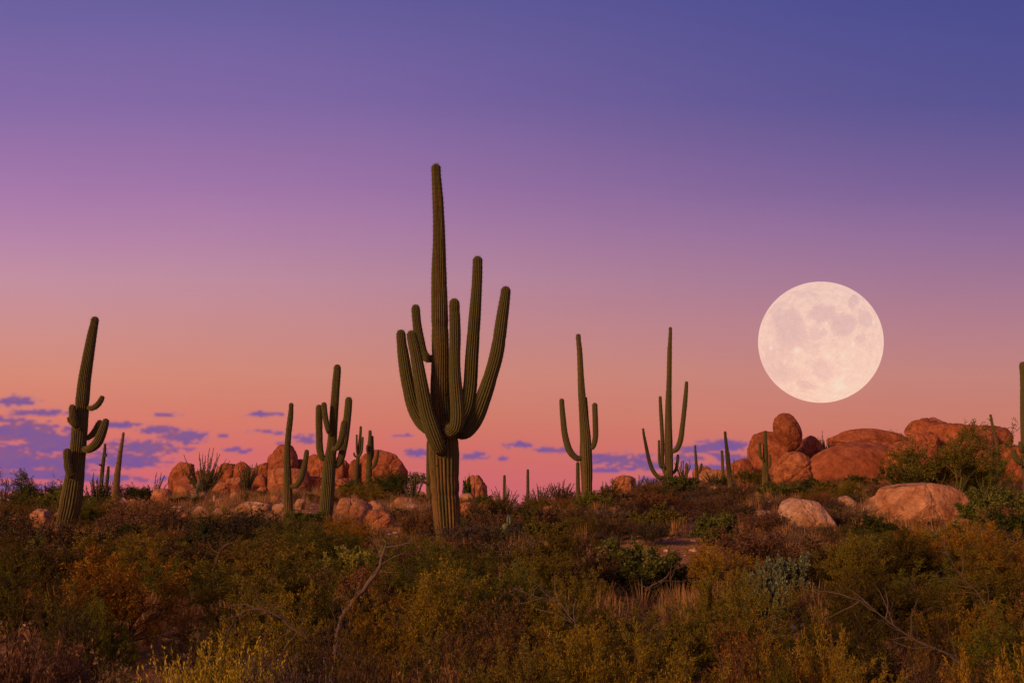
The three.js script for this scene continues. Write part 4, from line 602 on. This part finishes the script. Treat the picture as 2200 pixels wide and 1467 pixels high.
for (const q of pending) {
  let best = null, bd = 1e9; for (const [x, y, t] of MARKS) { const e = Math.hypot(q.px - x, (q.pyMid - y) * 1.6); if (e < bd) { bd = e; best = [x, y, t]; } }
  const dx = q.px - best[0], dy = q.pyMid - best[1];
  q.label = `${LOOK[q.kind]} ${Math.abs(dx) > Math.abs(dy) * 1.2 ? (dx < 0 ? 'left of' : 'right of') : (dy > 0 ? 'below' : 'above')} ${best[2]}`;
}
const ORD = ['first', 'second', 'third', 'fourth', 'fifth', 'sixth', 'seventh', 'eighth', 'ninth', 'tenth'];
for (const l of new Set(pending.map((q) => q.label))) { const same = pending.filter((q) => q.label === l).sort((a, b) => a.px - b.px); if (same.length > 1) same.forEach((q, i) => { q.label = `${l}, ${i ? (i === same.length - 1 ? 'rightmost' : ORD[i]) + (i === same.length - 1 ? '' : ' from the left') : 'leftmost'} of ${['two', 'three', 'four', 'five', 'six', 'seven', 'eight', 'nine'][same.length - 2] || 'several'}`; }); }
for (const q of pending) { if (q.pyTop) plantAt(q.kind, q.px, q.pyTop, q.d, q.w, q.label, q.group); else plant(q.kind, q.p.x, q.p.z, q.tall, q.w * perPx(q.d), q.label, q.group); }

// ---------------------------------------------------------------- ocotillos: thin wands fanning from one foot
const caneMat = new THREE.MeshStandardMaterial({ color: lin([0.085, 0.085, 0.04]), roughness: 1 });
function ocotillo(px, pyFoot, pyTop, depth, spreadPx, n, seed, label, o = {}) {
  const R = rng(seed), f = at(px, pyFoot, depth), base = V(f.x, ground(f.x, f.z), f.z), k = perPx(depth), H = Math.max((pyFoot - pyTop) * k, at(px, pyTop, depth).y - base.y);
  const t = thing('ocotillo', label, 'plant', base, 'ocotillos on the ridge');
  for (let i = 0; i < n; i++) {
    const a = R() * 6.2832, s = Math.sqrt((i + 0.5) / n), hh = H * (0.62 + 0.42 * R()) * (1 - 0.18 * s), sx = Math.cos(a) * s * spreadPx * k, sz = Math.sin(a) * s * spreadPx * k * 0.7, S = new Soup(), pts = [], rads = [];
    for (let j = 0; j <= 7; j++) { const u = j / 7; pts.push(V(sx * Math.pow(u, 0.85) + 0.035 * (R() - 0.5) * H * u, hh * (u - 0.1 * s * u * u), sz * Math.pow(u, 0.85) + 0.02 * (R() - 0.5) * H * u)); rads.push(mix(o.r || 0.024, 0.012, u)); }
    pts[0].y = -0.1; S.tube(pts, rads, 4);
    const c = mesh('cane', S.geo(), caneMat, t);
    if (o.leaves) { const L = new Soup(); for (let j = 0; j < o.leaves; j++) { const u = 0.1 + 0.85 * R() * (0.55 + 0.45 * R()), q = u * 7, b = Math.min(6, Math.floor(q)), p = pts[b].clone().lerp(pts[b + 1], q - b), d = rdir(R); d.y = Math.abs(d.y); const v = 0.7 + R() * 0.6; L.leaf(p, d, V(0, 0, 0).crossVectors(d, rdir(R)).normalize(), 0.07, 0.016, [0.08 * v, 0.095 * v, 0.03 * v]); } mesh('leaves', L.geo(), leafMat, c); }
  }
}
ocotillo(436, 1088, 972, 47, 66, 34, 1, 'thickest green ocotillo clump in front of the left outcrop', { leaves: 110, r: 0.03 });
ocotillo(527, 1074, 978, 47, 30, 16, 2, 'narrow ocotillo with a few tall wands left of the round boulder', { leaves: 90 });
ocotillo(552, 1050, 972, 60, 12, 5, 3, 'sparse ocotillo with bare wands on the skyline of the left outcrop');
ocotillo(328, 1084, 1012, 44, 34, 11, 4, 'thin bare ocotillo left of the thick green clump', { leaves: 20 });
ocotillo(8, 1100, 1016, 36, 40, 12, 5, 'bare ocotillo at the left edge of the picture');
ocotillo(206, 1098, 1004, 35, 32, 26, 6, 'dense upright ocotillo between the leaning saguaro and the brown one', { leaves: 50 });
ocotillo(100, 1090, 1030, 38, 34, 9, 7, 'curled ocotillo wands above the bush left of the leaning saguaro');
ocotillo(888, 1086, 1004, 42, 28, 18, 8, 'ocotillo just left of the tallest saguaro', { leaves: 30 });
ocotillo(1084, 1088, 1034, 47, 32, 22, 9, 'low ocotillo around a short armless saguaro', { leaves: 30 });
ocotillo(1160, 1080, 1036, 44, 38, 20, 10, 'low ocotillo right of the lone armless saguaro', { leaves: 30 });
ocotillo(1205, 1076, 1024, 43, 34, 16, 11, 'ocotillo left of the fork shaped saguaro', { leaves: 30 });
ocotillo(1296, 1066, 1000, 45, 8, 2, 12, 'single leaning stalk right of the fork shaped saguaro', { r: 0.035 });
ocotillo(1370, 1060, 1012, 46, 26, 12, 13, 'thin ocotillo behind the rounded upright boulder on the ridge', { leaves: 20 });
ocotillo(1402, 1050, 1020, 44, 20, 16, 14, 'short ocotillo under the low swept arm of the slim saguaro', { leaves: 30 });
ocotillo(1470, 1046, 980, 46, 22, 16, 15, 'upright ocotillo right of the slim tall saguaro', { leaves: 10 });
ocotillo(1574, 1050, 946, 52, 16, 6, 16, 'tall bare ocotillo wands behind the slender armless saguaro');
ocotillo(2146, 1020, 910, 46, 26, 8, 17, 'bare ocotillo wands beside the bare leaning saguaro');

// ---------------------------------------------------------------- prickly pears, yucca, stump
const padMat = new THREE.MeshStandardMaterial({ color: lin([0.14, 0.19, 0.09]), roughness: 0.8 });
function pricklyPear(px, py, depth, size, n, seed, label) {
  const R = rng(seed), f = at(px, py, depth), base = V(f.x, ground(f.x, f.z), f.z), t = thing('prickly_pear', label, 'cactus', base, 'prickly pears low on the slope');
  const g = new THREE.SphereGeometry(1, 14, 10), pads = [];
  for (let i = 0; i < n; i++) { const from = i < 3 ? null : pads[Math.floor(R() * pads.length)], r = size * (0.8 + R() * 0.4), a = R() * 6.28, lean = (R() - 0.5) * 1.1, p = from ? from.p.clone().add(V(Math.sin(from.l) * from.r * 1.1, from.r * 1.7, (R() - 0.5) * from.r)) : V((R() - 0.5) * size * 3.4, r * 0.9, (R() - 0.5) * size * 2);
    const m = mesh('pad', g, padMat, t); m.scale.set(r * 0.78, r, r * 0.17); m.position.copy(p); m.rotation.set(0, a * 0.3, -lean); pads.push({ p, r, l: lean }); }
}
pricklyPear(1092, 1162, 21, 0.1, 12, 3, 'pale green prickly pear in brown brush right of the tallest saguaro');
pricklyPear(412, 1082, 45, 0.13, 7, 4, 'small prickly pear below the thick ocotillo clump');
pricklyPear(1150, 1226, 13.6, 0.08, 10, 5, 'pale prickly pear low in the centre foreground');
{
  const R = rng(77), f = at(1538, 1066, 44), base = V(f.x, ground(f.x, f.z), f.z), t = thing('spiky_plant', 'spiky bladed plant in front of the small round tan rock', 'plant', base), S = new Soup();
  for (let i = 0; i < 70; i++) { const a = R() * 6.28, e = 0.25 + R() * 1.1, d = V(Math.cos(a) * Math.cos(e), Math.sin(e), Math.sin(a) * Math.cos(e)), v = 0.8 + R() * 0.4; S.leaf(V(0, 0, 0), d, V(0, 0, 0).crossVectors(d, rdir(R)).normalize(), 0.8 + R() * 0.3, 0.022, [0.14 * v, 0.14 * v, 0.06 * v]); }
  mesh('blades', S.geo(), leafMat, t); mesh('crown', new THREE.SphereGeometry(0.1, 10, 8), woodMats.brown, t);
}
{
  const f = at(459, 1092, 43), base = V(f.x, ground(f.x, f.z), f.z), t = thing('cactus_stump', 'broken tan cactus stump standing left of the tan rock', 'stump', base), k = perPx(43);
  for (let i = 0; i < 7; i++) { const a = i / 7 * 6.28, S = new Soup(), h = Math.max(0.25, at(459, 1070, 43).y - base.y) * (0.7 + 0.3 * ((i * 3) % 7) / 7), x = Math.cos(a) * 2.4 * k, z = Math.sin(a) * 2.4 * k; S.tube([V(x, -0.1, z), V(x * 0.95, h * 0.5, z * 0.95), V(x * 1.05, h * 0.93, z), V(x * 1.05, h, z)], [0.024, 0.022, 0.018, 0.004], 5); mesh('rib', S.geo(), new THREE.MeshStandardMaterial({ color: lin([0.5, 0.34, 0.2]), roughness: 1 }), t); }
}
// ---------------------------------------------------------------- dead branches
function deadBranch(name, depth, limbs, label, mat = 'bleached', foot = null) {
  const k = perPx(depth), all = limbs.map((l) => l.map(([x, y, w, dz = 0]) => [at(x, y, depth - dz), w * 0.3 * k])), b = all[0][0][0], base = V(b.x, ground(b.x, b.z), b.z), t = thing(name, label, 'branch', base, null);
  all.forEach((l, i) => { if (!i) l.unshift([V(base.x - 0.05, base.y - 0.08, base.z - 0.1), l[0][1] * 1.15]); const ring = smoothPath(l, 0.035), S = new Soup(), R = rng(i + 9 + Math.round(depth * 10)); S.tube(ring.map((q) => q.p.clone().sub(base).addScaledVector(rdir(R), q.r * 0.35)), ring.map((q) => q.r * (0.85 + 0.3 * R())), 7); mesh(i ? 'limb' : 'stem', S.geo(), woodMats[mat], t); if (!i) { const T = new Soup(); for (let j = Math.floor(ring.length * 0.3); j < ring.length; j += 2) { const q = ring[j], d = q.t.clone().addScaledVector(rdir(R), 0.9).normalize(), pts = [q.p.clone().sub(base)], l = 0.08 + R() * 0.3; for (let m = 0; m < 4; m++) { d.addScaledVector(rdir(R), 0.35).normalize(); pts.push(pts[m].clone().addScaledVector(d, l / 4)); } T.tube(pts, [0.006, 0.005, 0.004, 0.003, 0.0015], 4); } mesh('twigs', T.geo(), woodMats[mat], t); } });
}
deadBranch('dead_branch', 10.6, [[[728, 1345, 18], [752, 1300, 17], [790, 1255, 16], [812, 1225, 13], [822, 1190, 10], [829, 1168, 5]], [[826, 1176, 6], [848, 1174, 5], [870, 1168, 4], [886, 1166, 2]], [[757, 1294, 9], [738, 1282, 7], [722, 1284, 4], [714, 1292, 2]]], 'bleached forked dead branch rising left of the tallest saguaro');
deadBranch('dead_branch', 8.2, [[[702, 1470, 11], [694, 1412, 11], [664, 1376, 11], [618, 1342, 9], [590, 1320, 8], [548, 1308, 7], [508, 1326, 6], [491, 1362, 3]], [[640, 1358, 6], [612, 1392, 5], [596, 1420, 3]], [[664, 1380, 5], [640, 1396, 4], [606, 1402, 2]], [[576, 1316, 4], [584, 1300, 3], [610, 1302, 1.5]], [[630, 1352, 4], [600, 1372, 3], [570, 1408, 1.5]], [[690, 1410, 5], [660, 1420, 4], [636, 1440, 2]]], 'arched grey dead branch above the yellow broom bush', 'grey');
deadBranch('dead_branch', 7.8, [[[2092, 1472, 9], [2064, 1428, 9], [2030, 1402, 8], [1985, 1384, 8], [1940, 1358, 6], [1900, 1328, 5], [1858, 1294, 4], [1818, 1282, 2]], [[2000, 1390, 4], [1960, 1392, 3], [1920, 1378, 1.5]]], 'long grey branch sloping down in the lower right corner', 'grey');
deadBranch('dead_branch', 9.6, [[[2140, 1350, 6], [2124, 1310, 6], [2098, 1270, 5], [2068, 1240, 4], [2040, 1196, 3], [2022, 1160, 1.5]]], 'slim bare branch in the bushes below the largest pale boulder', 'grey');
deadBranch('dead_branch', 9, [[[1238, 1344, 5], [1222, 1322, 5], [1200, 1292, 4], [1178, 1290, 4], [1140, 1278, 3], [1104, 1264, 1.5]], [[1230, 1338, 4], [1206, 1314, 3.5], [1184, 1286, 3], [1160, 1264, 1.5]], [[1226, 1336, 3], [1190, 1318, 3], [1150, 1308, 1.5]]], 'bleached twigs fanning out in the centre foreground');
deadBranch('dead_branch', 12, [[[1440, 1226, 3], [1432, 1240, 5], [1404, 1256, 5], [1384, 1268, 3]], [[1400, 1258, 4], [1430, 1248, 3], [1464, 1250, 1.5]]], 'thin fallen branch at the lower edge of the sandy patch', 'grey');
deadBranch('dead_branch', 15, [[[462, 1214, 12], [470, 1190, 12], [484, 1172, 9], [500, 1166, 5]], [[470, 1190, 7], [452, 1176, 5], [446, 1160, 2]]], 'dark twisted stump in a hollow of the left thicket', 'brown');

// ---------------------------------------------------------------- grass, dead undergrowth and pebbles
{
  const R = rng(31), S = new Soup();
  for (let i = 0; i < 46; i++) { const a = R() * 6.28, l = 0.22 + R() * 0.25, lean = 0.15 + R() * 0.6, p = V(Math.cos(a) * 0.05 * R(), 0, Math.sin(a) * 0.05 * R()), d = V(Math.cos(a) * Math.sin(lean), Math.cos(lean), Math.sin(a) * Math.sin(lean)), v = 0.7 + R() * 0.6; S.leaf(p, d, V(-Math.sin(a), 0, Math.cos(a)), l, 0.004, [0.4 * v, 0.25 * v, 0.1 * v]); }
  const spots = []; let tries = 0;
  while (spots.length < 3200 && tries++ < 60000) { const d = 5 + 43 * Math.pow(R(), 0.8), x = (R() * 2 - 1) * d * 0.52, z = -d, n = fbm(x * 0.4, 3.3, z * 0.4, 3); if (n < -0.02 + 0.2 * R()) continue; if (bare(x, z) && R() < 0.6) continue; if (rockSpots.some(([a, b, c, e]) => Math.abs(x - a) < c && Math.abs(z - b) < e)) continue; spots.push([x, z]); }
  const im = new THREE.InstancedMesh(S.geo(), leafMat, spots.length), o = new THREE.Object3D();
  spots.forEach(([x, z], i) => { o.position.set(x, ground(x, z) - 0.01, z); o.rotation.set((R() - 0.5) * 0.3, R() * 6.28, 0); o.scale.setScalar((z > -11 ? 0.35 : 0.6) + R() * (z > -11 ? 0.4 : 0.7)); o.updateMatrix(); im.setMatrixAt(i, o.matrix); });
  im.name = 'dry_grass'; im.castShadow = im.receiveShadow = true; tag(im, 'tufts of straw coloured dry grass between the bushes', 'grass', null, 'stuff'); scene.add(im);
  for (const [name, kind, n, label, cat, seed, hmin] of [['dead_undergrowth', 'greybrush', 420, 'low tangle of dead brown twigs covering the slope', 'undergrowth', 8, 0.3], ['low_green_undergrowth', 'feathery', 260, 'low olive ground cover between the bushes', 'undergrowth', 9, 0.2]]) {
    const Q = rng(seed), g0 = shrubGeos({ ...KINDS[kind], seed: 55 + seed, stems: 14, levels: 2, kids: [4, 4], leafFrom: 1, leafN: 14 }), ng = [g0.wood, g0.leaves];
    const w = g0.wood, wc = new Float32Array(w.attributes.position.count * 3), c = kind === 'feathery' ? [0.1, 0.06, 0.035] : [0.16, 0.09, 0.055]; for (let i = 0; i < wc.length; i += 3) { wc[i] = c[0]; wc[i + 1] = c[1]; wc[i + 2] = c[2]; } w.setAttribute('color', new THREE.BufferAttribute(wc, 3));
    const g = mergeGeometries(ng), sp = []; let t2 = 0;
    while (sp.length < n && t2++ < 40000) { const d = 5 + 47 * Math.pow(Q(), 0.75), x = (Q() * 2 - 1) * d * 0.53, z = -d, px = CX + x / d * F; if (px > 1280 && px < 1450 && d > 14.5 && d < 21) { if (Q() < 0.8) continue; } if (kind === 'feathery' && px > 900 && px < 1700 && d > 16 && Q() < 0.7) continue; if (bare(x, z)) continue; if (fbm(x * 0.5 + seed, 3.3, z * 0.5, 3) < 0) continue; if (d < 11 && Q() < 0.6) continue; if (px > 230 && px < 910 && d > 27 && Q() < 0.8) continue; if (rockSpots.some(([a, b, cc, e]) => Math.abs(x - a) < cc && z - b < e + 1.6 && z - b > -e)) continue; sp.push([x, z]); }
    const m = new THREE.InstancedMesh(g, leafMat, sp.length);
    sp.forEach(([x, z], i) => { o.position.set(x, ground(x, z) - 0.03, z); o.rotation.set(0, Q() * 6.28, 0); const s = hmin + Q() * 0.28; o.scale.set(s * 1.5, s, s * 1.5); o.updateMatrix(); m.setMatrixAt(i, o.matrix); });
    m.name = name; m.castShadow = m.receiveShadow = true; tag(m, label, cat, null, 'stuff'); scene.add(m);
  }
  const pg = new THREE.IcosahedronGeometry(1, 1); { const P = pg.attributes.position; for (let i = 0; i < P.count; i++) { const x = P.getX(i), y = P.getY(i), z = P.getZ(i), s = 1 + 0.5 * N3(x * 1.3, y * 1.3, z * 1.3); P.setXYZ(i, x * s, y * s * 0.6, z * s); } pg.computeVertexNormals(); }
  const pm = new THREE.InstancedMesh(pg, new THREE.MeshStandardMaterial({ color: lin([0.5, 0.33, 0.23]), roughness: 1 }), 6500);
  for (let i = 0; i < 6500; i++) { const d = 5 + 40 * Math.pow(R(), 0.9), x = (R() * 2 - 1) * d * 0.52, z = -d; o.position.set(x, ground(x, z), z); o.rotation.set(0, R() * 6.28, 0); o.scale.setScalar(0.012 + 0.07 * Math.pow(R(), 3)); o.updateMatrix(); pm.setMatrixAt(i, o.matrix); }
  pm.name = 'gravel'; pm.castShadow = pm.receiveShadow = true; tag(pm, 'loose pinkish gravel strewn over the hillside', 'gravel', null, 'stuff'); scene.add(pm);
}

renderer.render(scene, camera);
